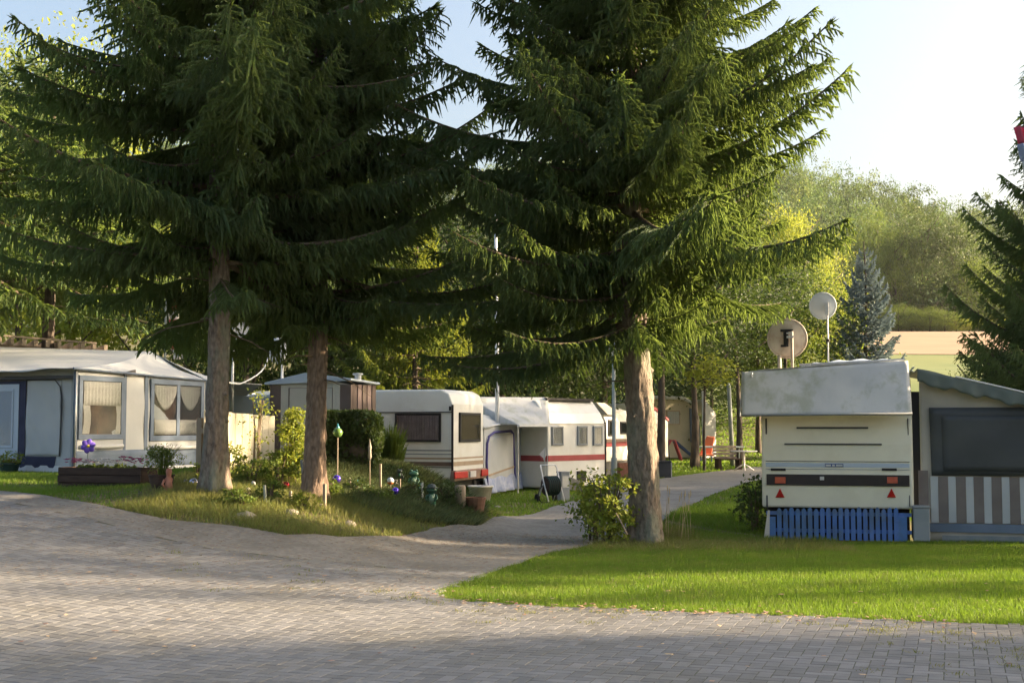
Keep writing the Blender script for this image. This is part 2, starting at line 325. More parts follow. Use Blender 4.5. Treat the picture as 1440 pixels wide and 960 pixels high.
# ------------------------------------------------------------------ terrain
_cp = []
def cpx(px, py, Y): p = at(px, py, Y); _cp.append((p.x, p.y, p.z))
for X, Y in [(-6,2),(0,2),(6,2),(12,2),(-4,6),(2,6),(8,6),(-3,9),(0,9),(3,9),(7,9),(12,9),(-1,11),(3,11),(6,11),(12,12),
             (0,13.5),(2,14),(5,14),(9,15),(2,18),(5,18),(9,18),(14,20),(1.5,23),(4,24),(10,26),(0,27),(3,32),(-1.5,29),(-2.5,32),(0,38),(6,40),(12,45),(-3,42),(20,12),(20,30)]:
    _cp.append((X, Y, 0.0))
_cp += [(-12,2,0.0),(-20,4,0.1),(-14,16,0.85),(-14,22,0.95),(-14,32,0.9),(-9,34,0.6),(-10,42,0.4),(-6,32,0.35),(-20,30,1.0),(-5.5,7.5,0.0),(-9,9,0.12),(-10,13,0.55)]
for a in [(0,700,16),(0,780,13),(0,850,10.6),(200,722,15.6),(200,785,13.4),(380,757,15),(380,800,13.2),(560,773,15.6),(500,830,12.1),(740,762,17.4),
          (303,692,17),(110,690,17.6),(45,668,21.5),(200,667,22.5),(430,747,15.5),(560,752,17.0),(620,739,19),(445,702,18.2),(445,725,16.6),
          (520,688,20.5),(600,670,22.3),(570,715,19.8),(660,716,24),(620,715,21.5),(700,727,22.6),(340,725,15.9),(500,730,17.6)]: cpx(*a)
_cp = np.array(_cp)
def _U(r2): return 0.5*r2*np.log(r2+1e-9)
_n = len(_cp); _K = _U(((_cp[:,None,:2]-_cp[None,:,:2])**2).sum(-1))+np.eye(_n)*0.03
_P = np.c_[np.ones(_n), _cp[:,:2]]; _A = np.zeros((_n+3, _n+3)); _A[:_n,:_n] = _K; _A[:_n,_n:] = _P; _A[_n:,:_n] = _P.T
_sol = np.linalg.solve(_A, np.r_[_cp[:,2], 0, 0, 0])
def smooth(a, b, x): t = np.clip((x-a)/(b-a), 0, 1); return t*t*(3-2*t)
def terr(X, Y):
    X = np.atleast_1d(np.asarray(X, float)); Y = np.atleast_1d(np.asarray(Y, float)); out = np.empty(X.shape)
    xf, yf = X.ravel(), Y.ravel(); o = np.zeros(len(xf))
    near = (np.abs(xf) < 32) & (yf > -6) & (yf < 60)
    if near.any():
        a, b = xf[near], yf[near]
        for k in range(0, len(a), 20000):
            aa, bb = a[k:k+20000], b[k:k+20000]
            r2 = (aa[:,None]-_cp[None,:,0])**2+(bb[:,None]-_cp[None,:,1])**2
            z = _U(r2)@_sol[:_n]+_sol[_n]+_sol[_n+1]*aa+_sol[_n+2]*bb
            z = np.clip(z, -0.12, 1.25)
            fade = (1-smooth(40, 58, bb))*(1-smooth(18, 30, np.abs(aa)))*smooth(-5, 1, bb)
            idx = np.where(near)[0][k:k+20000]; o[idx] = z*fade
    far = smooth(60, 110, yf)*6.2+smooth(105, 205, yf)*10+smooth(195, 350, yf)*(27+22*smooth(165, 40, xf)+4*np.sin(xf/23.0)+3*np.sin(yf/31.0+xf/40))
    far *= 1-0.5*smooth(420, 800, yf)
    return (o+far).reshape(X.shape)
def tz(x, y): return float(terr([x], [y])[0])
def gp(px, py):
    """where the line of sight meets the terrain"""
    d = ray(px, py); ys = np.arange(4, 90, 0.05); t = ys/d.y
    z = CAMH+d.z*t-terr(d.x*t, ys); k = np.where(z <= 0)[0]
    Y = ys[k[0]] if len(k) else 90.0
    return (d.x*Y/d.y, Y)
def gpt(px, Y): X = (px-720)/FPX*Y; return Vector((X, Y, tz(X, Y)))
# ground: one sheet to the horizon
xs = np.unique(np.r_[np.arange(-15, 15.01, 0.3), np.arange(-60, 61, 3), np.arange(-400, 401, 12), [-1500, -900, 900, 1500]])
ys = np.unique(np.r_[np.arange(2, 34, 0.3), np.arange(-60, 110, 2.5), np.arange(110, 480, 8), [-800, -300, -120, 560, 700, 900, 1400]])
gx, gy = np.meshgrid(xs, ys); gz = terr(gx, gy)
nx, ny = len(xs), len(ys); ii = (np.arange(ny-1)[:,None]*nx+np.arange(nx-1)[None,:]).ravel()
me = npmesh('ground', np.stack([gx.ravel(), gy.ravel(), gz.ravel()], 1), [np.stack([ii, ii+1, ii+nx+1, ii+nx], 1)], M['ground'], smooth=True)
ground = tag(link('ground', me), kind='structure')
def inpoly(P, poly):
    x, y = P[:,0], P[:,1]; c = np.zeros(len(P), bool); n = len(poly)
    for i in range(n):
        x0, y0 = poly[i]; x1, y1 = poly[(i+1) % n]
        if y0 == y1: continue
        c ^= ((y0 > y) != (y1 > y)) & (x < (x1-x0)*(y-y0)/(y1-y0)+x0)
    return c
def sheet(name, poly, off, m, step=0.5, kind='structure'):
    bm = bmesh.new(); bm.faces.new([bm.verts.new((x, y, 0)) for x, y in poly])
    P = np.array(poly); 
    for ax in (0, 1):
        for c in np.arange(P[:,ax].min()+step/2, P[:,ax].max(), step):
            co = [0,0,0]; no = [0,0,0]; co[ax] = c; no[ax] = 1
            bmesh.ops.bisect_plane(bm, geom=bm.verts[:]+bm.edges[:]+bm.faces[:], plane_co=co, plane_no=no)
    bmesh.ops.triangulate(bm, faces=[f for f in bm.faces if len(f.verts) > 4])
    bm.verts.ensure_lookup_table(); A = np.array([v.co[:] for v in bm.verts]); z = terr(A[:,0], A[:,1])+off
    for v, h in zip(bm.verts, z): v.co.z = h
    for f in bm.faces:
        f.smooth = True
        if f.normal.z < 0: f.normal_flip()
    bmesh.ops.recalc_face_normals(bm, faces=bm.faces)
    me = bpy.data.meshes.new(name); bm.to_mesh(me); bm.free(); me.materials.append(m)
    return tag(link(name, me), kind=kind)
def wob(poly, amp, seed):
    """resample an edge line with small irregularities"""
    r = random.Random(seed); out = []
    for (x0, y0), (x1, y1) in zip(poly[:-1], poly[1:]):
        n = max(1, int(math.hypot(x1-x0, y1-y0)/0.35))
        for k in range(n): t = k/n; out.append((x0+(x1-x0)*t+r.uniform(-amp, amp), y0+(y1-y0)*t+r.uniform(-amp, amp)))
    out.append(poly[-1]); return out
seam = [gp(*p) for p in [(0,706),(60,718),(117,730),(204,753),(292,773),(400,786),(500,796),(620,805),(690,808)]]
seam = [(-14, seam[0][1]+2.0)]+seam
lawn_left = wob([gp(*p) for p in [(690,808),(660,817),(625,830),(612,838)]], 0.02, 1)
lawn_front = wob([gp(*p) for p in [(612,838),(640,847),(720,853),(850,859),(1000,865),(1150,871),(1300,877),(1440,883)]], 0.02, 2)
lawn_front += [(lawn_front[-1][0]+4, lawn_front[-1][1]-0.4), (20, lawn_front[-1][1]-1.0)]
YARD = [(-14, 1.5)]+seam+lawn_left[1:]+lawn_front[1:]+[(20, 1.5)]
edge_up = wob([gp(*p) for p in [(0,692),(90,703),(175,721),(240,733),(320,742),(400,753),(480,757),(560,756),(620,742),(700,727),(780,713),(840,697),(880,682),(925,674),(960,669),(1000,664),(1060,657)]], 0.04, 3)
edge_up = [(-14, edge_up[0][1]+2.2)]+edge_up+[(26, edge_up[-1][1]+5)]
edge_dn = [(26, edge_up[-1][1]+0.5)]+wob([gp(*p) for p in [(1060,677),(1000,697),(960,716),(930,737),(885,757),(830,768),(780,778),(730,794),(690,808)]], 0.04, 4)
ASPH = edge_up+edge_dn+seam[::-1][1:]
LAWN = lawn_left+lawn_front[1:]+[(20, 19), (2.2, 17.6)]+[p for p in edge_dn if p[1] < 17.6]
asph = sheet('asphalt_path', ASPH, 0.022, M['asphalt'], 0.6)
yard = sheet('paved_yard', YARD, 0.0215, M['joint'], 0.2)
# harvested field and meadow far behind
fx = [(14, 146), (150, 140), (170, 204), (12, 204)]
sheet('stubble_field', fx, 0.15, M['field'], 6)
sheet('meadow', [(10, 84), (120, 84), (149.9, 139.6), (14, 145.6)], 0.12, M['meadow'], 6)
# pavers: 0.115 x 0.215 stones in running bond, turned 19 degrees
pa = R(-19); ca, sa = math.cos(pa), math.sin(pa); PW, PL = 0.094, 0.188
iu, jv = np.meshgrid(np.arange(-230, 230), np.arange(-100, 290)); iu = iu.ravel(); jv = jv.ravel(); cls = (iu-jv) % 4
iu, jv, cls = iu[(cls == 0) | (cls == 3)], jv[(cls == 0) | (cls == 3)], cls[(cls == 0) | (cls == 3)]; hor = cls == 0      # herringbone
u = (iu+np.where(hor, 1.0, 0.5))*PW; v = (jv+np.where(hor, 0.5, 1.0))*PW
cx = u*ca-v*sa; cy = u*sa+v*ca
keep = inpoly(np.stack([cx, cy], 1), YARD) & (cy > 6.6) & (np.abs(cx) < cy*0.44+0.6)
cx, cy, hor = cx[keep], cy[keep], hor[keep]; N = len(cx)
dz = rng.normal(0, 0.0004, N); yaw = pa+np.where(hor, math.pi/2, 0)+rng.normal(0, 0.012, N); g = 0.0032
def paver_verts(n):
    hx, hy = PW/2-g, PL/2-g; b = 0.002
    return np.array([(-hx,-hy,-0.02),(hx,-hy,-0.02),(hx,hy,-0.02),(-hx,hy,-0.02),(-hx,-hy,-b),(hx,-hy,-b),(hx,hy,-b),(-hx,hy,-b),
                     (-hx+b,-hy+b,0),(hx-b,-hy+b,0),(hx-b,hy-b,0),(-hx+b,hy-b,0)])
PV = paver_verts(1); PF = np.array([(0,1,5,4),(1,2,6,5),(2,3,7,6),(3,0,4,7),(4,5,9,8),(5,6,10,9),(6,7,11,10),(7,4,8,11),(8,9,10,11)])
z0 = terr(cx, cy)+0.024+dz; e = 0.05
nxv = -(terr(cx+e, cy)-terr(cx-e, cy))/(2*e)+rng.normal(0, 0.003, N); nyv = -(terr(cx, cy+e)-terr(cx, cy-e))/(2*e)+rng.normal(0, 0.003, N)
order = np.argsort(cy+0.12*np.abs(cx)); near, rest = order[:300], order[300:]
lx = PV[None,:,0]*np.cos(yaw)[:,None]-PV[None,:,1]*np.sin(yaw)[:,None]; ly = PV[None,:,0]*np.sin(yaw)[:,None]+PV[None,:,1]*np.cos(yaw)[:,None]
A = np.stack([cx[:,None]+lx, cy[:,None]+ly, z0[:,None]+PV[None,:,2]-(nxv[:,None]*lx+nyv[:,None]*ly)], 2)[rest]
F = (PF[None]+12*np.arange(len(rest))[:,None,None]).reshape(-1, 4)
tag(link('paver_field', npmesh('paver_field', A.reshape(-1, 3), [F], M['paver']), yard), kind='stuff')
pm = npmesh('paver', PV, [PF], M['paver'])
for k in near:
    o = link('paver', pm, yard, (cx[k], cy[k], z0[k]))
    o.rotation_euler = (-float(nyv[k]), float(nxv[k]), float(yaw[k]))
# ------------------------------------------------------------------ grass, litter
def blades(name, P, h, wd, m, lean=0.35, seed=1, kind='stuff', zoff=0.0, wide=1.0):
    r = np.random.default_rng(seed); n = len(P); z = terr(P[:,0], P[:,1])+zoff-0.005
    a = r.uniform(0, 2*math.pi, n); hh = h*r.uniform(0.5, 1.25, n); ww = wd*r.uniform(0.7, 1.3, n)/2
    lx, ly = r.normal(0, lean, n)*hh, r.normal(0, lean, n)*hh; dx, dy = np.cos(a)*ww, np.sin(a)*ww
    V = np.empty((n, 3, 3)); V[:,0] = np.stack([P[:,0]-dx, P[:,1]-dy, z], 1); V[:,1] = np.stack([P[:,0]+dx, P[:,1]+dy, z], 1)
    V[:,2] = np.stack([P[:,0]+lx, P[:,1]+ly, z+hh], 1)
    return tag(link(name, npmesh(name, V.reshape(-1, 3), [np.arange(3*n).reshape(-1, 3)], m)), kind=kind)
def scatter(n, x0, x1, y0, y1, test, seed):
    r = np.random.default_rng(seed); P = np.stack([r.uniform(x0, x1, n), r.uniform(y0, y1, n)], 1)
    v = np.abs(P[:,0]) < P[:,1]*0.43+0.5
    P = P[v]; return P[test(P)]
pin = lambda q: (lambda P: inpoly(P, q))
P = scatter(600000, -2, 9, 9.5, 19, pin(LAWN), 3)
P = P+rng.normal(0, 0.03, P.shape)
blades('lawn_grass', P, 0.052, 0.0085, M['grass'], 0.3, 4)
not_hard = lambda P: ~inpoly(P, YARD) & ~inpoly(P, ASPH)
# rougher turf beyond the lawn, bank and camp grass
def rough(P):
    return not_hard(P) & ~inpoly(P, LAWN)
P = scatter(230000, -9.5, 0.5, 14.5, 23, rough, 5)
d = np.hypot(P[:,0]+3.2, P[:,1]-18.5)
keepb = rng.uniform(0, 1, len(P)) < (0.25+0.75*(np.sin(P[:,0]*2.1)*np.cos(P[:,1]*1.7) > -0.2))
P = P[keepb]; gsel = (P[:,0] < -4.9) | (rng.uniform(0, 1, len(P)) < 0.25)
blades('bank_grass', P[~gsel], 0.11, 0.012, M['grass_dry'], 0.5, 6)
blades('bank_turf', P[gsel], 0.06, 0.012, M['grass'], 0.4, 7)
P = scatter(150000, -12, 12, 22, 47, rough, 8)
blades('camp_grass', P, 0.07, 0.03, M['grass'], 0.3, 9)
P = scatter(90000, -6, 34, 45, 92, rough, 18)
blades('far_lawn_grass', P, 0.09, 0.10, M['grass'], 0.3, 19)
P = scatter(26000, 1.6, 4.5, 17.2, 26, lambda P: rough(P) & (np.sin(P[:,0]*3+P[:,1]) > -0.9), 10)
blades('verge_grass', P, 0.10, 0.014, M['grass'], 0.5, 11)
P = scatter(9000, 1.0, 4.4, 16.4, 18.3, lambda P: inpoly(P, LAWN) | rough(P), 12)
blades('dry_grass', P, 0.09, 0.012, M['grass_dry'], 0.6, 13)
# ground cover on the rockery mound
rx, ry = [], []
P = scatter(90000, -4.2, -0.5, 17.8, 26, rough, 14)
P = P[(P[:,0] > -3.0+0.0*P[:,1]) & (((P[:,0]+1.9)/1.5)**2+((P[:,1]-21.6)/3.1)**2 < 1)]
blades('mound_ground_cover', P, 0.13, 0.035, M['grass_dark'], 0.9, 15)
# needle and twig litter under the spruces, on path and bank
r_ = np.random.default_rng(33); Q = []
for (px, Y, n_, s_) in ((905, 17.2, 3800, 1.5), (303, 16.6, 3800, 1.6), (446, 17.6, 3000, 1.4)):
    c = np.array([(px-720)/FPX*Y, Y]); Q.append(c+r_.normal(0, s_, (n_, 2)))
Q.append(np.stack([r_.uniform(-6, 2, 5000), r_.uniform(11.5, 17.5, 5000)], 1)); Q = np.concatenate(Q); n = len(Q)
a = r_.uniform(0, 6.28, n); L_ = r_.uniform(.012, .035, n); D = np.stack([np.cos(a), np.sin(a)], 1)*L_[:,None]; E = np.stack([-np.sin(a), np.cos(a)], 1)*.004
z = terr(Q[:,0], Q[:,1])+np.where(inpoly(Q, YARD) | inpoly(Q, ASPH), .031, .02)
V = np.stack([np.c_[Q-D-E, z], np.c_[Q-D+E, z+.003], np.c_[Q+D, z+.006]], 1)
tag(link('needle_litter', npmesh('needle_litter', V.reshape(-1, 3), [np.arange(3*n).reshape(-1, 3)], M['needles_fallen'])), kind='stuff')
for nm, (px, Y, s_) in (('base_tufts', (303, 16.75, .30)), ('base_tufts', (446, 18.0, .26)), ('base_tufts', (905, 17.15, .32))):
    c = np.array([(px-720)/FPX*Y, Y]); blades(nm, c+r_.normal(0, s_, (650, 2)), .12, .012, M['grass_dry'], .6, int(px))
# weeds and moss tufts in the paving joints, fallen leaves along the lawn
r_ = np.random.default_rng(21); pts = []
for k in range(120):
    if k < 60: t = r_.uniform(0, 1); q = lawn_front[int(t*(len(lawn_front)-4))]; c = (q[0]+r_.normal(0, .15), q[1]-abs(r_.normal(0, .5)))
    else:
        px, py = (r_.uniform(1180, 1440), r_.uniform(885, 955)) if k < 85 else (r_.uniform(200, 700), r_.uniform(775, 850)); c = gp(px, py)
    n = r_.integers(8, 40); pts.append(np.array(c)+r_.normal(0, 0.045, (n, 2)))
P = np.concatenate(pts); P = P[inpoly(P, YARD)]
blades('joint_weeds', P, 0.028, 0.010, M['grass_dry'], 0.8, 22, zoff=0.02)
n = 330; C = []
for k in range(n):
    if k < 190: t = r_.uniform(0, 1)**0.8; q = lawn_front[int(t*(len(lawn_front)-4))]; C.append((q[0]+r_.normal(0, .15), q[1]+r_.normal(-.1, .13)))
    elif k < 290: C.append((r_.uniform(-4, 5), r_.uniform(7.5, 13)))
    else: C.append((r_.uniform(1.2, 3.2), r_.uniform(16.6, 18)))
C = np.array(C); z = terr(C[:,0], C[:,1])+0.036; a = r_.uniform(0, 6.28, n); s_ = r_.uniform(0.012, 0.034, n)
L = np.array([(-1,0,0),(-.3,-.6,.25),(.5,-.5,.1),(1.2,0,.35),(.5,.55,.15),(-.3,.6,.3)])
V = np.empty((n, 6, 3)); V[:,:,0] = C[:,0:1]+s_[:,None]*(L[:,0]*np.cos(a)[:,None]-L[:,1]*np.sin(a)[:,None])
V[:,:,1] = C[:,1:2]+s_[:,None]*(L[:,0]*np.sin(a)[:,None]+L[:,1]*np.cos(a)[:,None]); V[:,:,2] = z[:,None]+s_[:,None]*L[:,2]*r_.uniform(0.3, 1.4, n)[:,None]
tag(link('fallen_leaves', npmesh('fallen_leaves', V.reshape(-1, 3), [np.arange(6*n).reshape(-1, 6)], M['litter'])), kind='stuff')
# ------------------------------------------------------------------ trees
def twigs_to_mesh(TP, TD, TL, r, nl=0.036, nw=0.011, step=0.021, core=0.012):
    """needled twigs: crossed core ribbons and needle tufts"""
    TP, TD, TL = map(np.asarray, (TP, TD, TL)); n = len(TP); TD = TD/np.linalg.norm(TD, axis=1)[:,None]
    ref = np.where(np.abs(TD[:,2:3]) < 0.8, np.array([[0,0,1.0]]), np.array([[1.0,0,0]]))
    A = np.cross(TD, ref); A /= np.linalg.norm(A, axis=1)[:,None]; B = np.cross(TD, A)
    V = []; F4 = []; b = 0
    E = TP+TD*TL[:,None]
    for X in (A, B):
        q = np.stack([TP-X*core*.8, TP+X*core*.8, (TP+E)/2+X*core*1.25, E, (TP+E)/2-X*core*1.25], 1)
        V.append(q.reshape(-1, 3)); F4.append(np.arange(5*n).reshape(-1, 5)+b); b += 5*n
    k = np.maximum(2, (TL/step).astype(int)); idx = np.repeat(np.arange(n), k); m = len(idx)
    t = r.uniform(0.02, 1.0, m); th = r.uniform(0, 2*math.pi, m)
    rad = A[idx]*np.cos(th)[:,None]+B[idx]*np.sin(th)[:,None]; base = TP[idx]+TD[idx]*(TL[idx]*t)[:,None]
    d = TD[idx]*0.8+rad*0.6; side = np.cross(TD[idx], rad)
    ll = nl*r.uniform(0.7, 1.3, m)*(1.0-0.35*t)
    tri = np.stack([base-side*nw/2, base+side*nw/2, base+d*ll[:,None]], 1).reshape(-1, 3)
    V.append(tri); T = np.arange(3*m).reshape(-1, 3)+b
    return np.concatenate(V), [np.concatenate(F4), T]
def spruce_branch(name, L, seed, mneedle, hang=1.0, fan=1.0, dens=1.0, fat=1.0):
    r = np.random.default_rng(seed); K = 14; t = np.linspace(0, 1, K)
    wig = r.normal(0, 0.012*L, K).cumsum()*0.5
    ax = np.stack([L*t, wig*t, L*(-r.uniform(0.05,0.17)*np.sin(math.pi*t*r.uniform(.7,.95))+r.uniform(0.03,0.12)*t**2)], 1)
    def axis(s): return np.array([np.interp(s, t, ax[:,i]) for i in range(3)])
    TP, TD, TL = [], [], []
    mb = MB(); mb.tube([tuple(p) for p in ax], [0.011*L*(1-0.85*x)+0.003 for x in t], 5)
    n = int(L/0.06*dens)
    for i in range(n):
        s = 0.10+0.9*(i+r.uniform(0, .8))/n; side = 1 if i % 2 else -1
        prof = min(1, (s-0.02)*3.0)*(1-s)**0.75
        ls = (0.10+0.40*L*0.75*prof*fan)*r.uniform(0.6, 1.15)
        p = axis(s); fw = R(r.uniform(42, 68)); d0 = np.array([math.cos(fw), side*math.sin(fw), r.uniform(-0.1, 0.12)])
        m = 7; q = np.array([p+d0*ls*u+np.array([0,0,-0.38*ls*u*u]) for u in np.linspace(0, 1, m)])
        for a_, b_ in zip(q[:-1], q[1:]): TP.append(a_); TD.append(b_-a_); TL.append(np.linalg.norm(b_-a_)*1.1)
        nt_ = int(ls/0.045*dens)
        for j in range(nt_):
            u = (j+r.uniform(0, 1))/max(nt_, 1); pp = np.array([np.interp(u*(m-1), range(m), q[:,c]) for c in range(3)])
            hl = hang*r.uniform(0.06, 0.36)*(0.5+0.6*(1-s))*(1.0-0.45*u)
            dd = np.array([r.normal(0.15, .26), side*0.10+r.normal(0, .26), -1.0])
            if r.uniform() < 0.35: dd = d0*0.9+np.array([r.normal(0, .3), r.normal(0, .3)*1, -0.5]); hl *= 0.6
            TP.append(pp); TD.append(dd); TL.append(hl)
        # twig hanging from the limb itself
        TP.append(p); TD.append(np.array([r.normal(0.1, .2), r.normal(0, .3), -1])); TL.append(hang*r.uniform(0.12, 0.38))
    for k in range(5):
        TP.append(axis(0.97)); TD.append(np.array([1, r.normal(0, .5), r.uniform(0, .6)])); TL.append(r.uniform(.08, .2))
    for s in np.arange(0.35, 1, 0.03): TP.append(axis(s)); TD.append(axis(min(1, s+.03))-axis(s-0.001)); TL.append(0.12)
    V, F = twigs_to_mesh(np.array(TP), np.array(TD), np.array(TL), r, 0.036*fat, 0.011*fat, 0.021*fat, 0.012*fat)
    nb = len(mb.v); wf = [f for f in mb.f if len(f) == 4]; wf5 = [f for f in mb.f if len(f) == 5]
    faces = [np.array(wf), np.array(wf5)]+[f+nb for f in F]
    mi = [1]*(len(wf)+len(wf5))+[0]*(len(F[0])+len(F[1]))
    return npmesh(name, np.concatenate([np.array(mb.v), V]), faces, [mneedle, M['twig']], mi)
def trunk_mesh(base, H, r0, r1, lean=(0,0), seed=1, n=40, rings=170, flare=0.42, zmax=None, rough_=0.075):
    r = np.random.default_rng(seed); ph = r.uniform(0, 6.28, 8); zs = np.linspace(-0.25, H, rings); V = []
    lob = r.uniform(0, 6.28, 3)
    for z in zs:
        t = max(z, 0)/H; rr = r0+(r1-r0)*t**0.8; fl = flare*r0*math.exp(-max(z, 0)/0.28)
        cx_ = lean[0]*t+0.03*math.sin(z*1.1+ph[0]); cy_ = lean[1]*t+0.03*math.sin(z*0.9+ph[1])
        for j in range(n):
            th = 2*math.pi*j/n
            q = rr*(1+rough_*(math.sin(3*th+ph[2]+z*0.7)+0.7*math.sin(5*th-z*2.3+ph[3])+0.6*math.sin(9*th+z*5+ph[4])+0.9*math.sin(13*th+z*19+ph[5])*math.sin(z*31+ph[6]+2*th)+r.normal(0, .5)))+fl*(0.55+0.45*math.cos(4*th+lob[0])+0.3*math.cos(7*th+lob[1]))
            V.append((cx_+q*math.cos(th), cy_+q*math.sin(th), z))
    F = [(i*n+j, i*n+(j+1) % n, (i+1)*n+(j+1) % n, (i+1)*n+j) for i in range(rings-1) for j in range(n)]
    return V, F
def add_trunk(root, H, r0, r1, m, lean=(0,0), seed=1, stubs=(), **k):
    V, F = trunk_mesh((0,0,0), H, r0, r1, lean, seed, **k)
    mb = MB(); mb.add(V, F); rr = random.Random(seed)
    for (z, ang, l, q) in stubs:
        t = z/H; rad = (r0+(r1-r0)*t**0.8)*0.8; c = Vector((lean[0]*t+rad*math.cos(ang), lean[1]*t+rad*math.sin(ang), z))
        d = Vector((math.cos(ang), math.sin(ang), 0.15+rr.uniform(-.3, .1)))
        mb.tube([c-d*0.05, c+d*l*0.5, c+d*l+Vector((0,0,-.15*l))], [q, q*0.7, q*0.3], 6)
    return mb.build('trunk', m, root, smooth=True)
BR = {}
def bank(key, m, hang=1.0, fat=1.0, lens=(1.0, 1.7, 2.4, 3.1), dens=1.0, fan=1.0, variants=2):
    BR[key] = [(L, [spruce_branch('spruce_branch', L, 100+int(L*10)+v*7, m, hang, fan, dens, fat) for v in range(variants)]) for L in lens]
bank('near', M['needle'], hang=1.05, fan=1.05, variants=4, dens=1.18, fat=0.9)
bank('far', M['needle'], fat=1.9, dens=0.55, variants=1)
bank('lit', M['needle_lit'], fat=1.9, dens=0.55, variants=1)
bank('blue', M['needle_blue'], hang=0.5, fat=2.6, dens=0.5, variants=1)
def spruce(label, px, Y, H, prof, zlow, key='near', r0=0.22, seed=1, bark='bark', lean=(0,0), per=6, dz=0.37, pitch=(-6, 40), stubs=(), group=None, name='spruce_tree', loc=None, asym=None, zbase=None):
    p = gpt(px, Y) if loc is None else Vector(loc)
    if zbase is not None: p.z = zbase
    t = thing(name, label, 'tree', loc=p, group=group)
    add_trunk(t, H, r0, 0.02, M[bark], lean, seed, stubs)
    r = random.Random(seed*13+5)
    mb = MB(); zz = 1.2
    for k in range(26):      # dead inner limbs
        z = zlow-0.9+k*0.16; ang = r.uniform(0, 6.28); l = r.uniform(0.25, 1.1); f = z/H; c = Vector((lean[0]*f, lean[1]*f, z))
        d = Vector((math.cos(ang), math.sin(ang), r.uniform(-.35, .1))); mb.tube([c+d*0.05, c+d*l*.6, c+d*l+Vector((0,0,-.1*l))], [0.013, 0.009, 0.003], 4)
    crown = mb.build('crown', M['twig'], t); z = zlow; k = 0
    while z < H-0.25:
        n = per if z < 9.5 else max(4, per-3)
        for i in range(n):
            ang = 2*math.pi*(i+r.uniform(-.3, .3))/n+k*0.8; zc = z+r.uniform(-.16, .16); f = (zc-zlow)/(H-zlow)
            Lw = prof(max(0, f))*r.uniform(0.6, 1.14)
            if asym: Lw *= asym(math.cos(ang), math.sin(ang), zc)*(1-0.55*max(0, -math.sin(ang))*(zc < 3.9))
            if Lw < 0.3: Lw = 0.3
            Ls, ms = min(BR[key], key=lambda a: abs(a[0]-Lw)); me = ms[r.randrange(len(ms))]
            o = link('branch', me, crown, (lean[0]*zc/H, lean[1]*zc/H, zc)); s = Lw/Ls
            o.scale = (s, s*r.choice((-1, 1))*r.uniform(.9, 1.1), s**0.5 if s < 1 else s)
            pt = (9*max(0, math.cos(ang))*(zc < 5) if asym else 0)+pitch[0]+(pitch[1]-pitch[0])*max(0, f)**0.8+r.uniform(-12, 11)
            o.rotation_euler = (r.uniform(-.22, .22), -R(pt), ang)
        z += dz*(1-0.35*max(0, (z-zlow)/(H-zlow)))*(1 if z < 9.5 else 1.5); k += 1
    return t
# ------------------------------------------------------------------ broadleaf foliage
def leaf_cloud(n, rad, nclump, size, seed, shell=0.45, cr=0.22, up=0.35, drop=0.0, shape=None, aspect=0.65):
    """leaf-sized folded faces gathered in uneven clumps"""
    r = np.random.default_rng(seed); rad = np.array(rad, float)
    d = r.normal(0, 1, (nclump, 3)); d /= np.linalg.norm(d, axis=1)[:,None]; q = r.uniform(shell, 1.0, nclump)[:,None]**0.7
    C = d*q*rad*r.uniform(0.8, 1.12, (nclump, 1))
    if shape is not None: C[:,:2] *= shape((C[:,2]/rad[2]+1)/2)[:,None]
    s = r.uniform(0.6, 1.5, nclump)*cr*rad.mean()
    k = r.integers(0, nclump, n); P = C[k]+r.normal(0, 1, (n, 3))*(s[k][:,None]*np.array([1, 1, 0.62]))*0.6
    P[:,2] -= drop*np.abs(r.normal(0, 1, n))
    out = P-C.mean(0); out /= np.linalg.norm(out, axis=1)[:,None]+1e-6
    nn = r.normal(0, 1, (n, 3))*0.75+out*0.55+np.array([0, 0, up]); nn /= np.linalg.norm(nn, axis=1)[:,None]
    a = np.cross(nn, r.normal(0, 1, (n, 3))); a /= np.linalg.norm(a, axis=1)[:,None]; b = np.cross(nn, a)
    sz = (size*r.uniform(0.6, 1.35, n))[:,None]
    V = np.stack([P-a*sz*0.6, P-b*sz*aspect*0.5+nn*sz*0.08, P+a*sz*0.6, P+b*sz*aspect*0.5+nn*sz*0.08], 1)
    return V.reshape(-1, 3), np.arange(4*n).reshape(-1, 4)
CR = {}
def crownmesh(key, m, n, rad, ncl, size, **k):
    CR[key] = []
    for s in range(2):
        V, F = leaf_cloud(n, rad, ncl, size, 40+s*11+len(CR)*3, **k); CR[key].append(npmesh('crown', V, [F], m))
crownmesh('y', M['leaf_y'], 15000, (1,1,1), 110, 0.035)
crownmesh('g', M['leaf_g'], 15000, (1,1,1), 110, 0.035)
crownmesh('d', M['leaf_d'], 17000, (1,1,1), 120, 0.036)
crownmesh('dd', M['leaf_dd'], 17000, (1,1,1), 120, 0.036)
crownmesh('sp', M['leaf_d'], 5200, (1,1,1), 46, 0.05)
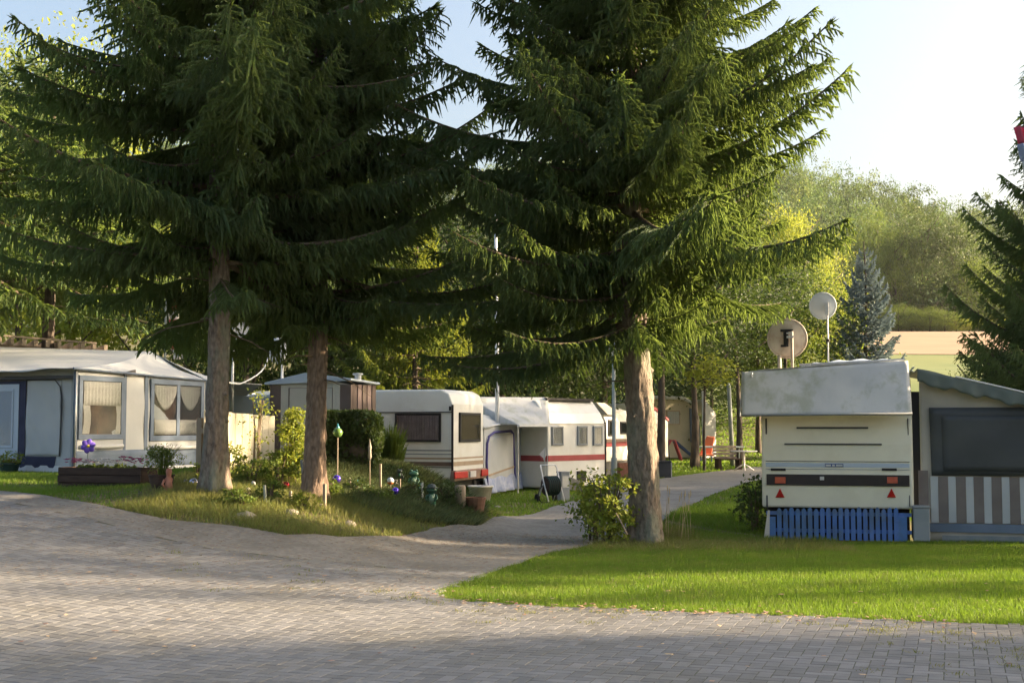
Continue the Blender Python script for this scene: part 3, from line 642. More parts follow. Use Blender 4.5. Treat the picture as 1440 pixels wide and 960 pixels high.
def broadleaf(label, px, Y, H, w, key, zlow, group=None, r0=0.18, bark='bark_dark', seed=1, name='broadleaf_tree', loc=None, lean=0.0):
    p = gpt(px, Y) if loc is None else Vector((loc[0], loc[1], tz(loc[0], loc[1])))
    t = thing(name, label, 'tree', loc=p, group=group); r = random.Random(seed)
    mb = MB(); V, F = trunk_mesh((0,0,0), H*0.75, r0, 0.04, (lean, 0), seed, n=12, rings=16, flare=0.3, rough_=0.04); mb.add(V, F)
    for k in range(9):
        z = zlow+(H*0.8-zlow)*k/9; a = r.uniform(0, 6.28); l = w*0.38; f = z/(H*.75)
        c = Vector((lean*f, 0, z)); d = Vector((math.cos(a), math.sin(a), 0.7)); mb.tube([c-d*.1, c+d*l*.5, c+d*l+Vector((0,0,.2*l))], [r0*.35, r0*.22, 0.02], 5)
    mb.build('trunk', M[bark], t, smooth=True)
    o = link('crown', CR[key][seed % 2], t, (lean, 0, (H+zlow)/2)); o.scale = (w/2/1.05, w/2/1.05, (H-zlow)/2/1.05); o.rotation_euler = (0, 0, r.uniform(0, 6.28))
    return t
# ------------------------------------------------------------------ the three spruces in front
spruce('tall spruce beside the path at the lawn corner, leafy bush at its foot', 905, 17.4, 17, lambda f: 3.25*(1-f)**0.6+0.25, 3.1, r0=0.215,
       lean=(-0.55, 0), asym=lambda c, s, z: (1-0.10*max(0, c))*(1-0.16*max(0, -c)*(z > 5.9))*(1-0.6*max(0, c)*(z < 3.9)), seed=3, per=8, dz=0.28, stubs=[(2.35, -0.1, .07, .08), (2.22, -0.3, .05, .08), (1.45, -0.2, .05, .11), (1.2, -.1, .04, .10), (0.7, -.1, .04, .10), (2.75, -1.6, .12, .03), (1.75, -2.0, .10, .025), (2.95, -1.2, .16, .025)])
spruce('tall spruce with thick grey trunk on the bank before the cream board fence', 303, 17.0, 16.5, lambda f: 3.1*(1-f)**0.6+0.25, 3.05, r0=0.160, asym=lambda c, s, z: 1-.22*max(0, -c)*(z > 6),
       lean=(0.05, 0.1), seed=4, per=7, dz=0.30, stubs=[(1.3, -.6, .10, .05), (0.95, -.3, .08, .05), (2.3, -2.6, .12, .02)])
spruce('spruce with sunlit reddish trunk between fence and trimmed hedge, right one of the bank pair', 446, 18.3, 15.5, lambda f: 2.7*(1-f)**0.6+0.25, 2.6, r0=0.155, bark='bark_red',
       asym=lambda c, s, z: 1-0.30*max(0, c)*(z > 5.8), lean=(-0.1, 0.1), seed=5, per=7, dz=0.30, stubs=[(1.9, -2.8, .12, .02), (2.2, 0.2, .1, .03)])
# spruces behind the tent and at the right edge
spruce('dark spruce rising behind the left awning tent', 68, 29, 9.0, lambda f: 3.6*(1-f)**0.6+0.3, 4.3, key='far', r0=0.2, seed=8, bark='bark_dark', per=7)
spruce('dark spruce behind the tent at the far left edge of the view', -40, 26, 7.6, lambda f: 3.4*(1-f)**0.7+0.3, 4.2, key='far', r0=0.2, seed=9, bark='bark_dark', per=7)
spruce('spruce half out of view at the right edge with upswept dark boughs', 1535, 30, 13.6, lambda f: 3.7*(1-f)**0.9+0.12, 1.8, key='near', r0=0.2, seed=11, bark='bark_dark', per=9, dz=0.42, pitch=(16, 58))
spruce('young sunlit spruce with hanging light green twigs behind the shed', 585, 36, 7.5, lambda f: 2.4*(1-f)**0.8+0.2, 1.6, key='lit', r0=0.12, seed=12, bark='bark_dark', per=6)
spruce('dark spruce standing behind the shed and dish pole', 455, 41, 11, lambda f: 3.0*(1-f)**0.8+0.2, 2.2, key='far', r0=0.14, seed=13, bark='bark_dark', per=6)
spruce('blue grey spruce standing alone in front of the wooded hill', 1219, 62, 10.6, lambda f: 2.9*(1-f)**0.9+0.15, 0.6, key='blue', r0=0.16, seed=14, bark='bark_dark', per=8, dz=0.36, pitch=(0, 35))
# broadleaf trees beyond the camp
BL = 'trees closing the back of the camp site'
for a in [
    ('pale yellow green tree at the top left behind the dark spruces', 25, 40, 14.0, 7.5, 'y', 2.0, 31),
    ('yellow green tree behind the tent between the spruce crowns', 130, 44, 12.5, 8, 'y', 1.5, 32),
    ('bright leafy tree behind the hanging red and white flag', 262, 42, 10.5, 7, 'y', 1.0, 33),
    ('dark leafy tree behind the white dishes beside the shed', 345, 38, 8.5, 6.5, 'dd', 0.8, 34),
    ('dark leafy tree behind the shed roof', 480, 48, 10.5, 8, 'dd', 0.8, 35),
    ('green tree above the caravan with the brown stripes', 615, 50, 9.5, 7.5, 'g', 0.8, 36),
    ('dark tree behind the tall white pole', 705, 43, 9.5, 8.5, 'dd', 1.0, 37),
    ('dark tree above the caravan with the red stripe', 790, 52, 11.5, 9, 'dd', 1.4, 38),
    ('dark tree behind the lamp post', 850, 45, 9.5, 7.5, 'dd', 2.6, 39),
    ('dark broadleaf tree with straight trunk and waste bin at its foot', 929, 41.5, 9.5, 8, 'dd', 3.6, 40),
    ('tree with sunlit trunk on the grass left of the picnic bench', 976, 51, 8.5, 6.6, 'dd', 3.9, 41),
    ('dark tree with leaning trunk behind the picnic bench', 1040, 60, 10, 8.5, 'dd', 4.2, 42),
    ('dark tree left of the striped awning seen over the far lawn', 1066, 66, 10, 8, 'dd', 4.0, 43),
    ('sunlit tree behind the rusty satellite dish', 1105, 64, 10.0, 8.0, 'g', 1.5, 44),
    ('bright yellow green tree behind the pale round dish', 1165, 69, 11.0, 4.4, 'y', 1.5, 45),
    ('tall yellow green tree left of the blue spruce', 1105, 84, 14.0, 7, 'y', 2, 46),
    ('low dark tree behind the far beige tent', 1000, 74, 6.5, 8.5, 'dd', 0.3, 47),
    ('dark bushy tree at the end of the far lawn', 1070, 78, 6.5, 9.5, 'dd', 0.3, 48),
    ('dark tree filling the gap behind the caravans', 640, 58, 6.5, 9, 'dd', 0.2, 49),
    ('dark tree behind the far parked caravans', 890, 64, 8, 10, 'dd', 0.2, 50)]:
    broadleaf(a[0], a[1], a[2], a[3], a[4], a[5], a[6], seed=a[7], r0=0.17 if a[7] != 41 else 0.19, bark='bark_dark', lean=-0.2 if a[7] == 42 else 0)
CR['ys'] = [npmesh('crown', *(lambda q: (q[0], [q[1]]))(leaf_cloud(900, (1, 1, 1), 40, .13, 7, cr=.3)), M['leaf_y'])]*2
broadleaf('small tree with bright sunlit leaves low over the far lawn', 990, 47, 4.5, 2.4, 'ys', 3.0, seed=52, r0=0.05)
# bushes right, beside the awning
broadleaf('orange tinged bush behind the right awning roof', 1385, 36, 3.9, 2.3, 'g', 0.6, seed=55, r0=0.04, name='bush')
broadleaf('dark green bush at the right edge behind the awning', 1445, 30, 4.2, 2.6, 'd', 0.3, seed=56, r0=0.04, name='bush')
# unseen trees added right of the view, placed and shaped for their shade
SH = 'unseen shade casting trees added beyond the right edge of the view'
for k, (x, y, h, w_, zl, ky) in enumerate([(20,8.2,12,7.2,0.8,'d'),(27,5,13,8,1,'d'),(30,10.8,10,4.6,1.5,'d'),(19,-1,14,8,0.6,'d'),(22,17.6,9.6,3.3,2.0,'d'),(31,18.4,11.3,3.6,2.0,'d'),(24,10.8,11,4.0,1.5,'d'),(33,15.6,9.4,1.8,7.6,'sp'),(28,17.6,19,4.4,11.0,'d'),(30,21.8,19,3.6,11.6,'sp'),(27,48,12,7,1,'d'),(35,43.5,13,7,1,'d'),(31,55,13,8,1,'d'),(26,26.0,15,4.8,2,'d'),
        (24,28.6,14.5,6,2.0,'d'),(40,17.3,14.0,1.9,11.6,'sp'),(44,18.6,15.4,3.0,12.4,'sp'),(36,15.5,12.1,1.0,10.9,'sp'),(21,33.6,9.5,5.2,1.5,'d'),(28,35.5,13,7,1.5,'d'),(20,37.5,8.5,5.5,1.5,'d'),(31,42,13,8,1,'d'),(33,31,13,7,1,'g')]):
    broadleaf('unseen leafy tree added beyond the right edge of the view to cast shade', 0, 0, h, w_, ky, zl, seed=70+k, loc=(x, y), group=SH)
# ------------------------------------------------------------------ wooded hill
fr_ = np.random.default_rng(99)
def blob(n, size, seed): return leaf_cloud(n, (1, 1, 1), 18, size, seed, shell=0.6, cr=0.30, up=0.3)
BLB = [blob(1250, 0.085, 300+i)[0].reshape(-1, 4, 3) for i in range(6)]
V = []; MI = []
cand = []
for row, Yr in enumerate(np.arange(206, 375, 8.5)):
    for X in np.arange(-150, 200, 8.2): cand.append((X+fr_.uniform(-2.5, 2.5), Yr+fr_.uniform(-3, 3)))
for X, Yv in cand:
    if X/Yv > 0.55 or X/Yv < -0.5: continue
    if X/Yv < 0.12 and fr_.uniform() < 0.45: continue
    h = fr_.uniform(9, 15)*(0.75 if Yv < 215 else 1); ww = fr_.uniform(4.2, 6.4); B = BLB[fr_.integers(6)]
    a = fr_.uniform(0, 6.28); c, s = math.cos(a), math.sin(a); Q = B.copy(); X0 = Q[:,:,0]*c-Q[:,:,1]*s; Y0 = Q[:,:,0]*s+Q[:,:,1]*c
    kx = 1-0.35*np.clip(Q[:,:,2], 0, 1)
    Q[:,:,0] = X+X0*ww*kx; Q[:,:,1] = Yv+Y0*ww*kx; Q[:,:,2] = tz(X, Yv)+h*0.5+Q[:,:,2]*h*0.55
    V.append(Q); MI.append(np.full(len(Q), (0, 0, 1, 1, 2)[fr_.integers(5)]))
V = np.concatenate(V).reshape(-1, 3)
tag(link('hill_forest', npmesh('hill_forest', V, [np.arange(len(V)).reshape(-1, 4)], [M['leaf_far'], M['leaf_far2'], M['leaf_far3']], np.concatenate(MI))), kind='stuff')
# tall dark trees at the edge of the wood
for k, (px, Y, H, w_, ky, lb) in enumerate([(1262, 206, 21, 9, 'g', 'tall feathery tree at the foot of the wood right of the blue spruce'), (1300, 208, 25, 15, 'd', 'big dark tree at the field edge below the wooded hill'),
        (1345, 210, 22, 13, 'd', 'broad dark tree at the field edge near the upswept spruce'), (1232, 212, 24, 10, 'g', 'light green tree top showing right above the blue spruce'), (1384, 205, 15, 12, 'g', 'rounded tree at the right end of the field edge')]):
    broadleaf(lb, px, Y, H*.85, w_, ky, 0.5, seed=90+k, r0=0.3)

_r = random.Random(17)
for k in range(12):
    broadleaf('low light green bush in the row between stubble field and wooded hill', 1205+k*20+_r.uniform(-6, 6), 200+_r.uniform(-4, 3), _r.uniform(2.2, 5.0), _r.uniform(4, 7.5), ('g', 'y', 'g')[k % 3], 0.2, seed=200+k, r0=.12, name='bush', group='bushes along the far edge of the stubble field')
# ------------------------------------------------------------------ building kit
def rect_panel(mb, x0, z0, x1, z1, y0, y1): mb.box(x0, min(y0, y1), z0, x1, max(y0, y1), z1)
def pbox(root, fr, name, px0, py0, px1, py1, y0, y1, m, bevel=0.0, off=0.0, label=None):
    """box on a wall plane, measured from the photograph at plane offset off"""
    a = fr.uv(px0, py0, off); b = fr.uv(px1, py1, off)
    o = MB().box(min(a[0], b[0]), min(y0, y1), min(a[1], b[1]), max(a[0], b[0]), max(y0, y1), max(a[1], b[1])).build(name, m, root, fr, bevel=bevel)
    if label: o['label'] = label
    return o
def pleats(u, v, n, amp): return (0, amp*math.sin(u*n*2*math.pi)+amp*.5*math.sin(u*n*3.7+1), 0)
def window(root, fr, x0, z0, x1, z1, frame_m='black', curtain_m='curtain', glass='glass_dark', fw=0.035, proud=0.045, cur=True, split=None, round_=0.02):
    mb = MB()
    for (a, b, c, d) in ((x0, z0, x1, z0+fw), (x0, z1-fw, x1, z1), (x0, z0+fw, x0+fw, z1-fw), (x1-fw, z0+fw, x1, z1-fw)): mb.box(a, -proud, b, c, 0.004, d)
    if split: mb.box(split-fw/2, -proud, z0+fw, split+fw/2, 0.004, z1-fw)
    wf = mb.build('window', M[frame_m], root, fr, bevel=0.006)
    MB().box(x0+fw*.6, -0.006, z0+fw*.6, x1-fw*.6, -0.001, z1-fw*.6).build('window_opening', M['interior'], wf, fr)
    if cur:
        n = max(6, int((x1-x0)/0.07))
        MB().grid((x0+fw, -0.020, z0+fw), (x1-fw, -0.020, z0+fw), (x1-fw, -0.020, z1-fw), (x0+fw, -0.020, z1-fw), n*6, 1, lambda u, v: pleats(u, v, n, 0.0085)).build('curtain', M[curtain_m], wf, fr, smooth=True)
    MB().box(x0+fw*.8, -proud*.93, z0+fw*.8, x1-fw*.8, -proud*.85, z1-fw*.8).build('pane', M[glass], wf, fr)
    return wf
def vent_or(m): return m
# ================================================================== caravan A, rear towards the viewer, right
YA = 18.2
c_ = at(1178, 757, YA); hd = math.atan2(c_.x, YA)       # looks straight at us
half = 1.04
FA = Frame(c_.x-half*math.cos(hd), YA+half*math.sin(hd), tz(c_.x, YA), -hd)
t = thing('caravan', 'cream caravan seen square from behind, under a grey cover with blue picket skirt', 'caravan', FA)
zb = FA.uv(1100, 713)[1]; W2 = 2*half
# body: profile in y-z, extruded across
mbb = MB(); prof = [(0.0, 0, zb), (0, -0.03, zb+0.35), (0, 0.0, zb+0.9), (0, 0.08, 2.0), (0, 0.3, 2.32), (0, 5.0, 2.32), (0, 5.2, 1.2), (0, 5.0, zb)]
mbb.prism(prof, (W2, 0, 0)); mbb.build('body', M['cream'], t, FA, bevel=0.03)
def yw(z):      # y of the rear wall at height z
    return float(np.interp(z, [zb, zb+0.35, zb+0.9, 2.0, 2.32], [0, -0.03, 0, 0.08, 0.3]))
def strip(name, py0, py1, px0, px1, m, proud=0.012, bevel=0.003, label=None, root=t):
    a = FA.uv(px0, py0); b = FA.uv(px1, py1); z1, z0 = a[1], b[1]
    o = MB().prism([(a[0], yw(z0)-proud, z0), (a[0], yw(z1)-proud, z1), (a[0], yw(z1)+0.02, z1), (a[0], yw(z0)+0.02, z0)], (b[0]-a[0], 0, 0)).build(name, M[m], root, FA, bevel=bevel)
    if label: o['label'] = label
    return o
for px in (1076, 1276): strip('corner_trim', 588, 712, px, px+4, 'darkgrey', 0.02)
for i, (y, x0, x1) in enumerate([(601, 1120, 1221), (624, 1103, 1240)]): strip('grab_rail', y-1, y+1.6, x0, x1, 'darkgrey', 0.022)
strip('seam_trim', 647.5, 649.5, 1077, 1279, 'darkgrey', 0.012)
strip('light_band', 650, 657.5, 1077, 1279, 'bluewhite', 0.006)
strip('blue_line', 658.5, 660.5, 1077, 1279, 'blueline', 0.01)
for x in (1084, 1240): strip('vent_slot', 658, 661.5, x, x+21, 'black', 0.018)
lb_ = strip('name_badge', 651.5, 656.2, 1160, 1186, 'blueline', 0.016, label='small blue grey maker badge with pale blocks of lettering')
for a, b in ((1161, 1168.5), (1170.2, 1174), (1175.5, 1185)): strip('badge_lettering', 652.6, 655.1, a, b, 'steel', 0.018, 0, root=lb_)
lp = strip('rear_light_panel', 666, 683.5, 1078, 1279, 'lamp_dark', 0.025)
for x in (1090, 1247): strip('rear_light', 670, 679, x, x+15, 'lamp_orange', 0.04, root=lp)
strip('light_cap', 669.5, 674.5, 1153, 1159, 'flower_w', 0.045, root=lp)
for x in (1097, 1253.5):
    a = FA.uv(x-6.5, 699); b = FA.uv(x+6.5, 699); c = FA.uv(x, 686)
    MB().prism([(a[0], yw(a[1])-0.02, a[1]), (b[0], yw(a[1])-0.02, b[1]), (c[0], yw(c[1])-0.03, c[1])], (0, 0.03, 0)).build('triangle_reflector', M['lamp_red'], t, FA, bevel=0.006)
for sx in (0.35, W2-0.35):
    MB().tube([(sx-0.1, 2.2, 0.31), (sx+0.1, 2.2, 0.31)], 0.31, 20).build('wheel', M['black'], t, FA, bevel=0.02)
MB().box(0.3, 0.15, 0.02, 0.4, 0.25, zb).build('support_leg', M['darkgrey'], t, FA)
MB().box(W2-.4, 0.15, 0.02, W2-.3, 0.25, zb).build('support_leg', M['darkgrey'], t, FA)
# caravan cover roof with slanted flap
t2 = thing('caravan_cover', 'grey protective tarpaulin roof hooded over the cream caravan', 'tarpaulin', FA)
fo = -0.42
a = FA.uv(1043, 523, 0.1); b = FA.uv(1277, 507, 0.1); c = FA.uv(1283, 582, fo); d = FA.uv(1043, 585, fo)
nz = wnoise(5, 0.012)
P = [(d[0], fo, d[1]), (c[0], fo, c[1]), (b[0], 0.1, b[1]), (a[0], 0.1, a[1])]
MB().grid(*P, 40, 14, lambda u, v: (0, -nz(u, v)-0.02*math.sin(v*3.1), 0.012*math.sin(u*5)*(1-v)), thick=0.01).build('front_flap', M['tarp'], t2, FA, smooth=True)
P2 = [(a[0], 0.1, a[1]), (b[0], 0.1, b[1]), (b[0], 5.3, b[1]-0.12), (a[0], 5.3, a[1]-0.12)]
MB().grid(*P2, 14, 16, lambda u, v: (0, 0, 0.05*math.sin(u*math.pi)*(0.4+v)+nz(u, v)), thick=0.01).build('roof_sheet', M['tarp'], t2, FA, smooth=True)
MB().prism([(a[0], 0.1, a[1]), (a[0], 5.3, a[1]-.12), (a[0], 5.3, a[1]-.55), (a[0], fo, d[1])], (0.008, 0, 0)).build('side_flap', M['tarp'], t2, FA)
MB().tube([(d[0], fo-0.012, d[1]+0.01), (c[0], fo-0.012, c[1]+0.01)], 0.016, 8).build('hem_rail', M['grey'], t2, FA, smooth=True)
for x in (d[0]+0.12, b[0]-0.1):
    MB().tube([(x, 0.02, 2.1), (x, 0.02, a[1]-0.02)], 0.015, 6).build('frame_leg', M['steel'], t2, FA)
MB().box(0.25, 1.6, 2.33, 0.32, 1.66, a[1]).build('frame_leg', M['steel'], t2, FA)
# white folded roof panel lying on the cover
u0 = FA.uv(1126, 513, 1.6); u1 = FA.uv(1262, 503, 1.6)
t3 = thing('roof_hood', 'long white roof hood lying on top of the grey cover', 'roof hood', FA)
mb = MB(); L_ = u1[0]-u0[0]
mb.grid((u0[0], 1.6, u0[1]-.02), (u1[0]+.1, 1.6, u1[1]-0.06), (u1[0], 2.6, u1[1]+0.02), (u0[0]+.1, 2.6, u0[1]+0.06), 14, 8, lambda u, v: (0, 0, 0.035*math.sin(u*math.pi)+0.015*math.sin(u*23)*v), thick=0.05).build('hood_panel', M['bluewhite'], t3, FA, smooth=True)
for yy in (1.58,): MB().tube([(u0[0]-0.02, yy, u0[1]), (u1[0]+.1, yy, u1[1]-0.03)], 0.02, 6).build('edge_rail', M['steel'], t3, FA)
MB().box(.05, .25, .0, W2-.05, .28, zb-.005).build('underfloor_shade_panel', M['black'], [o for o in bpy.data.objects if o.name == 'caravan'][0], FA)  # black panel added to paint the shade behind the picket gaps
# blue picket skirt
t = thing('picket_skirt', 'weathered blue picket fence leaning below the cream caravan', 'picket fence', FA)
yp = -0.12
for i in range(20):
    xx = 1092.5+i*(1261.5-1092.5)/19.55; a = FA.uv(xx, 714+1.2*math.sin(i*2.3), yp); b = FA.uv(xx+7.0, 754.5, yp); xm = (a[0]+b[0])/2; z0 = 0.02
    MB().prism([(a[0], yp, z0), (b[0], yp, z0), (b[0], yp, a[1]-.03), (xm+.01, yp, a[1]), (xm-.01, yp, a[1]), (a[0], yp, a[1]-.03)], (0, 0.02, 0)).build('picket', M['blue'], t, FA, bevel=0.003)
for (x0, x1) in ((1080, 1091), (1263, 1276)):
    a = FA.uv(x0, 726, yp); b = FA.uv(x1, 754, yp); MB().box(a[0], yp+0.001, 0.02, b[0], yp+0.02, a[1]).build('end_board', M['blue'], t, FA, bevel=0.003)
for z in (0.12, 0.36): MB().box(0.06, yp+0.022, z, W2-0.04, yp+0.05, z+0.05).build('crossbar', M['blue'], t, FA)
a = FA.uv(1076, 716, yp-.1); MB().prism([(a[0]-.03, yp-.03, 0.01), (a[0]+.05, yp-.03, 0.01), (a[0]+.06, yp, .42), (a[0]+0.03, yp, .42)], (0, 0.02, 0)).build('leaning_slat', M['greige'], t, FA)
# ------------------------------------------------------------------ right awning (same front plane, a little behind)
hdB = hd
FB = Frame(c_.x+half*math.cos(hd)+0.02, YA-half*math.sin(hd)+0.12, tz(c_.x, YA), -hd-0.0)
FB = Frame(FA.o.x+(W2+0.0)*FA.ca-0.15*FA.sa, FA.o.y+W2*FA.sa+0.15*FA.ca, FA.o.z, FA.a)
t = thing('awning_tent', 'beige and brown awning tent with large dark window cover beside the cream caravan', 'awning', FB)
def B(px, py, off=0): return FB.uv(px, py, off)
xe = B(1560, 600)[0]
wn = wnoise(11, 0.012, 6, 3)
a = B(1281, 757); 
def roofz(x): p = B(1281, 517); q = B(1435, 552); return p[1]+(x-p[0])*(q[1]-p[1])/(q[0]-p[0])
MB().grid((B(1281, 0)[0], 0.02, 0.0), (xe, 0.02, 0.0), (xe, 0.02, roofz(xe)-0.05), (B(1281, 0)[0], 0.02, roofz(B(1281, 0)[0])-0.05), 60, 24,
          lambda u, v: (0, wn(u, v)*(1+0.6*math.sin(u*40+v*12)*v), 0), thick=0.01).build('front_wall', M['canvas_beige'], t, FB, smooth=True)
MB().box(B(1267, 0)[0], 0.05, 0.05, B(1281, 0)[0], 0.08, 2.1).build('side_gap_flap', M['black'], t, FB)
# roof and valance
x0 = B(1280, 0)[0]-0.02
MB().grid((x0, -0.12, roofz(x0)), (xe, -0.12, roofz(xe)), (xe, 4.4, roofz(xe)+0.12), (x0, 4.4, roofz(x0)+0.1), 30, 14, lambda u, v: (0, 0, 0.012*math.sin(u*20)*(1-v)-0.03*math.sin(v*math.pi*3)**2), thick=0.01).build('roof_sheet', M['tarp_green'], t, FB, smooth=True)
hv = 0.20
MB().grid((x0, -0.135, roofz(x0)-hv), (xe, -0.135, roofz(xe)-hv*.9), (xe, -0.13, roofz(xe)), (x0, -0.13, roofz(x0)), 80, 5,
          lambda u, v: (0, 0.018*math.sin(u*60)*(1-v)-0.01, (1-v)*(0.022*math.sin(u*34+1)+0.012*math.sin(u*75))), thick=0.006).build('valance', M['tarp_green'], t, FB, smooth=True)
MB().tube([(B(1330,0)[0], -0.14, roofz(B(1330,0)[0])+0.012), (xe, -0.14, roofz(xe)+0.012)], 0.012, 6).build('edge_piping', M['pole_white'], t, FB)
a = B(1306, 573); b = B(1310, 668)
wz1, wz0 = a[1], b[1]
MB().grid((a[0]+0.02, -0.02, wz0), (xe, -0.02, wz0), (xe, -0.02, wz1), (a[0], -0.02, wz1), 24, 10, lambda u, v: (0, 0.008*math.sin(u*9+v*5), 0), thick=0.012).build('window_cover', M['mesh_dark'], t, FB, smooth=True)
MB().grid((a[0]+0.18, -0.03, wz0+.06), (xe, -0.03, wz0+.06), (xe, -0.03, wz1-.11), (a[0]+.16, -0.03, wz1-.11), 24, 10, lambda u, v: (0, 0.008*math.sin(u*9+v*5), 0), thick=0.004).build('inner_window_cover', M['mesh_dark'], t, FB, smooth=True)
z1 = B(1310, 669.5)[1]; z0 = B(1310, 734)[1]; xs0 = B(1309, 700)[0]; ws = B(1321.5, 700)[0]-xs0
k = 0; x = xs0
while x < xe-0.1:
    m = ('canvas', 'brown_stripe')[k % 2]
    if 'brown_stripe' not in M: M['brown_stripe'] = mat('taupe striped canvas', (0.17,0.145,0.135), (0.20,0.175,0.16), scale=4, rough=0.9)
    wd = ws*(0.86 if k % 2 == 0 else 1.12)
    MB().grid((x, -0.012, z0), (x+wd-.003, -0.012, z0), (x+wd-.003, -0.012, z1), (x, -0.012, z1), 3, 6, lambda u, v: (0, 0.006*math.sin(v*5+k), 0), thick=0.006).build('skirt_stripe', M[m], t, FB)
    x += wd; k += 1
pbox(t, FB, 'taupe_patch', 1291, 661, 1306, 714, -0.012, 0.0, M['brown_stripe'], off=0)
pbox(t, FB, 'hem_band', 1307, 735, 1560, 752, -0.016, 0.0, M['canvas_blue'])
MB().grid((B(1308,0)[0], -0.03, 0.0), (xe, -0.03, 0.0), (xe, -0.05, 0.1), (B(1308,0)[0], -0.05, 0.1), 40, 3, lambda u, v: (0, 0.01*math.sin(u*50), 0), thick=0.005).build('ground_flap', M['grey'], t, FB)
t = thing('storage_box', 'narrow grey box standing at the corner between cream caravan and striped awning', 'box', FB)
a = B(1284, 714, -.3); b = B(1308, 747, -.3)
MB().box(a[0], -.32, 0.03, b[0], -.06, a[1]).build('box_body', M['grey'], t, FB, bevel=0.015)
MB().box(a[0]-.012, -.33, a[1]+.001, b[0]+.012, -.05, a[1]+.03).build('lid', M['grey'], t, FB, bevel=0.008)
# ------------------------------------------------------------------ satellite dishes on caravan A
def dish(label, px, py, rpx, Y, m, back=True, posts=(), turn=0.0, group=None, base_py=520, tilt=12):
    p = at(px, py, Y); r = rpx/FPX*Y; bz = at(px, base_py, Y).z
    t = thing('satellite_dish', label, 'satellite dish', loc=(p.x, p.y, bz), rot=-math.atan2(p.x, p.y)+turn, group=group)
    n = 40; V = []; dp = r*0.18; ct, st_ = math.cos(R(tilt)), math.sin(R(tilt))
    rings = 8
    mb = MB()
    for s, inset in ((0, 0), (1, 0.006)):
        for i in range(rings+1):
            q = r*i/rings
            for j in range(n):
                th = 2*math.pi*j/n; x = q*math.cos(th); z = q*math.sin(th)*1.02; y = dp*(1-(i/rings)**2)*(-1 if back else 1)+inset
                V.append((x, y*ct-z*st_, z*ct+y*st_+p.z-bz))
    F = []
    for s in (0, 1):
        o = s*(rings+1)*n
        F += [(o+i*n+j, o+i*n+(j+1) % n, o+(i+1)*n+(j+1) % n, o+(i+1)*n+j) for i in range(rings) for j in range(n)]
    o1, o2 = rings*n, (rings+1)*n+rings*n
    F += [(o1+j, o1+(j+1) % n, o2+(j+1) % n, o2+j) for j in range(n)]
    mb.add(V, F).build('dish', m, t, smooth=True)
    mb = MB(); ring = [(r*math.cos(2*math.pi*j/36), -r*1.02*math.sin(2*math.pi*j/36)*st_, r*1.02*math.sin(2*math.pi*j/36)*ct+p.z-bz) for j in range(37)]
    mb.tube(ring, 0.012, 6, cap=False).build('rim', m, t, smooth=True)
    return t, p.z-bz, r
t, hz, r = dish('large rusty beige satellite dish seen from behind on the caravan roof', 1107, 476, 27, 19.6, M['dish'], base_py=519)
q = -r*0.2
mb = MB(); mb.box(-.055, q-.05, hz-.13, .02, q-.02, hz+.13); mb.box(-.10, q-.06, hz+.10, .09, q-.018, hz+.135); mb.box(-.10, q-.06, hz-.135, -.01, q-.018, hz-.10)
mb.build('bracket', M['black'], t, bevel=0.004)
MB().tube([(0.07, q-.10, -.15), (0.07, q-.10, hz+.10)], 0.022, 10).build('mast', M['dish'], t, smooth=True)
mb = MB(); mb.box(-.01, q-.13, hz+.0, .10, q-.05, hz+.03).box(-.01, q-.13, hz+.06, .08, q-.05, hz+.08); mb.build('clamp', M['steel'], t, bevel=0.003)
MB().tube([(-.12, q*.3, hz-r*.93), (-.12, q*.3-.05, hz-r*1.1), (-.12, q*.3-.05, -.15)], 0.03, 10).build('feed_arm', M['dish'], t, smooth=True)
t, hz, r = dish('pale grey round satellite dish on a thin mast above the caravan roof', 1157, 430, 18, 20.3, M['dish_grey'], base_py=510, tilt=8)
MB().tube([(0.07, -.12, -.2), (0.07, -.12, hz+.02)], 0.013, 8).build('mast', M['steel'], t, smooth=True)
MB().box(0.03, -.15, hz-.16, .09, -.05, hz+.04).build('clamp', M['steel'], t, bevel=0.004)
MB().tube([(0.07, -.12, .32), (0.07, -.12, .37)], 0.03, 8).build('mast_clip', M['black'], t)
# ================================================================== caravan C (brown stripes)
K1 = Vector(((637-720)/FPX*29, 29)); ux, uy = 0.65/2.008, 1.9/2.008
zc = 0.0
FE = Frame(K1.x, K1.y, zc, math.atan2(uy, ux)); LE = 2.02           # end wall, left to right
LS = 5.6; FS = Frame(K1.x-uy*LS, K1.y+ux*LS, zc, math.atan2(-ux, uy))  # long side, left to right
t = thing('caravan', 'white caravan with brown and tan stripes parked behind the trimmed hedge', 'caravan', FS)
zb = 0.42; ht = 2.45
mbb = MB(); prof = [(0.35, 0, zb), (LS, 0, zb), (LS, 0, 2.12), (LS-0.1, 0, 2.36), (LS-0.28, 0, ht), (0.5, 0, ht), (0.05, 0, 2.0), (0, 0, 1.2)]
mbb.prism(prof, (0, LE, 0)).build('body', M['white'], t, FS, bevel=0.045, seg=3)
e = FE.uv(640, 548)
def ss(name, py0, py1, px0, px1, m, proud=0.008, f=FS, root=t, label=None):
    a = f.uv(px0, py0); b = f.uv(px1, py1); o = MB().box(a[0], -proud, min(a[1], b[1]), b[0], 0.004, max(a[1], b[1])).build(name, M[m], root, f)
    if label: o['label'] = label
    return o
xL = 500
zt = FS.uv(600, 580)[1]
MB().box(0.1, -.022, zt, LS-.01, .004, zt+.02).build('rain_rail', M['black'], t, FS)
def sband(name, py0, py1, m, pr=.006):
    z1 = FS.uv(600, py0)[1]; z0 = FS.uv(600, py1)[1]; MB().box(0.12, -pr, z0, LS-.012, .004, z1).build(name, M[m], t, FS)
    MB().box(0.012, -pr, z0, LE-.02, .004, z1).build(name, M['tan'if m != 'darkgrey' else m], t, FE) if name != 'grey_stripe' else None
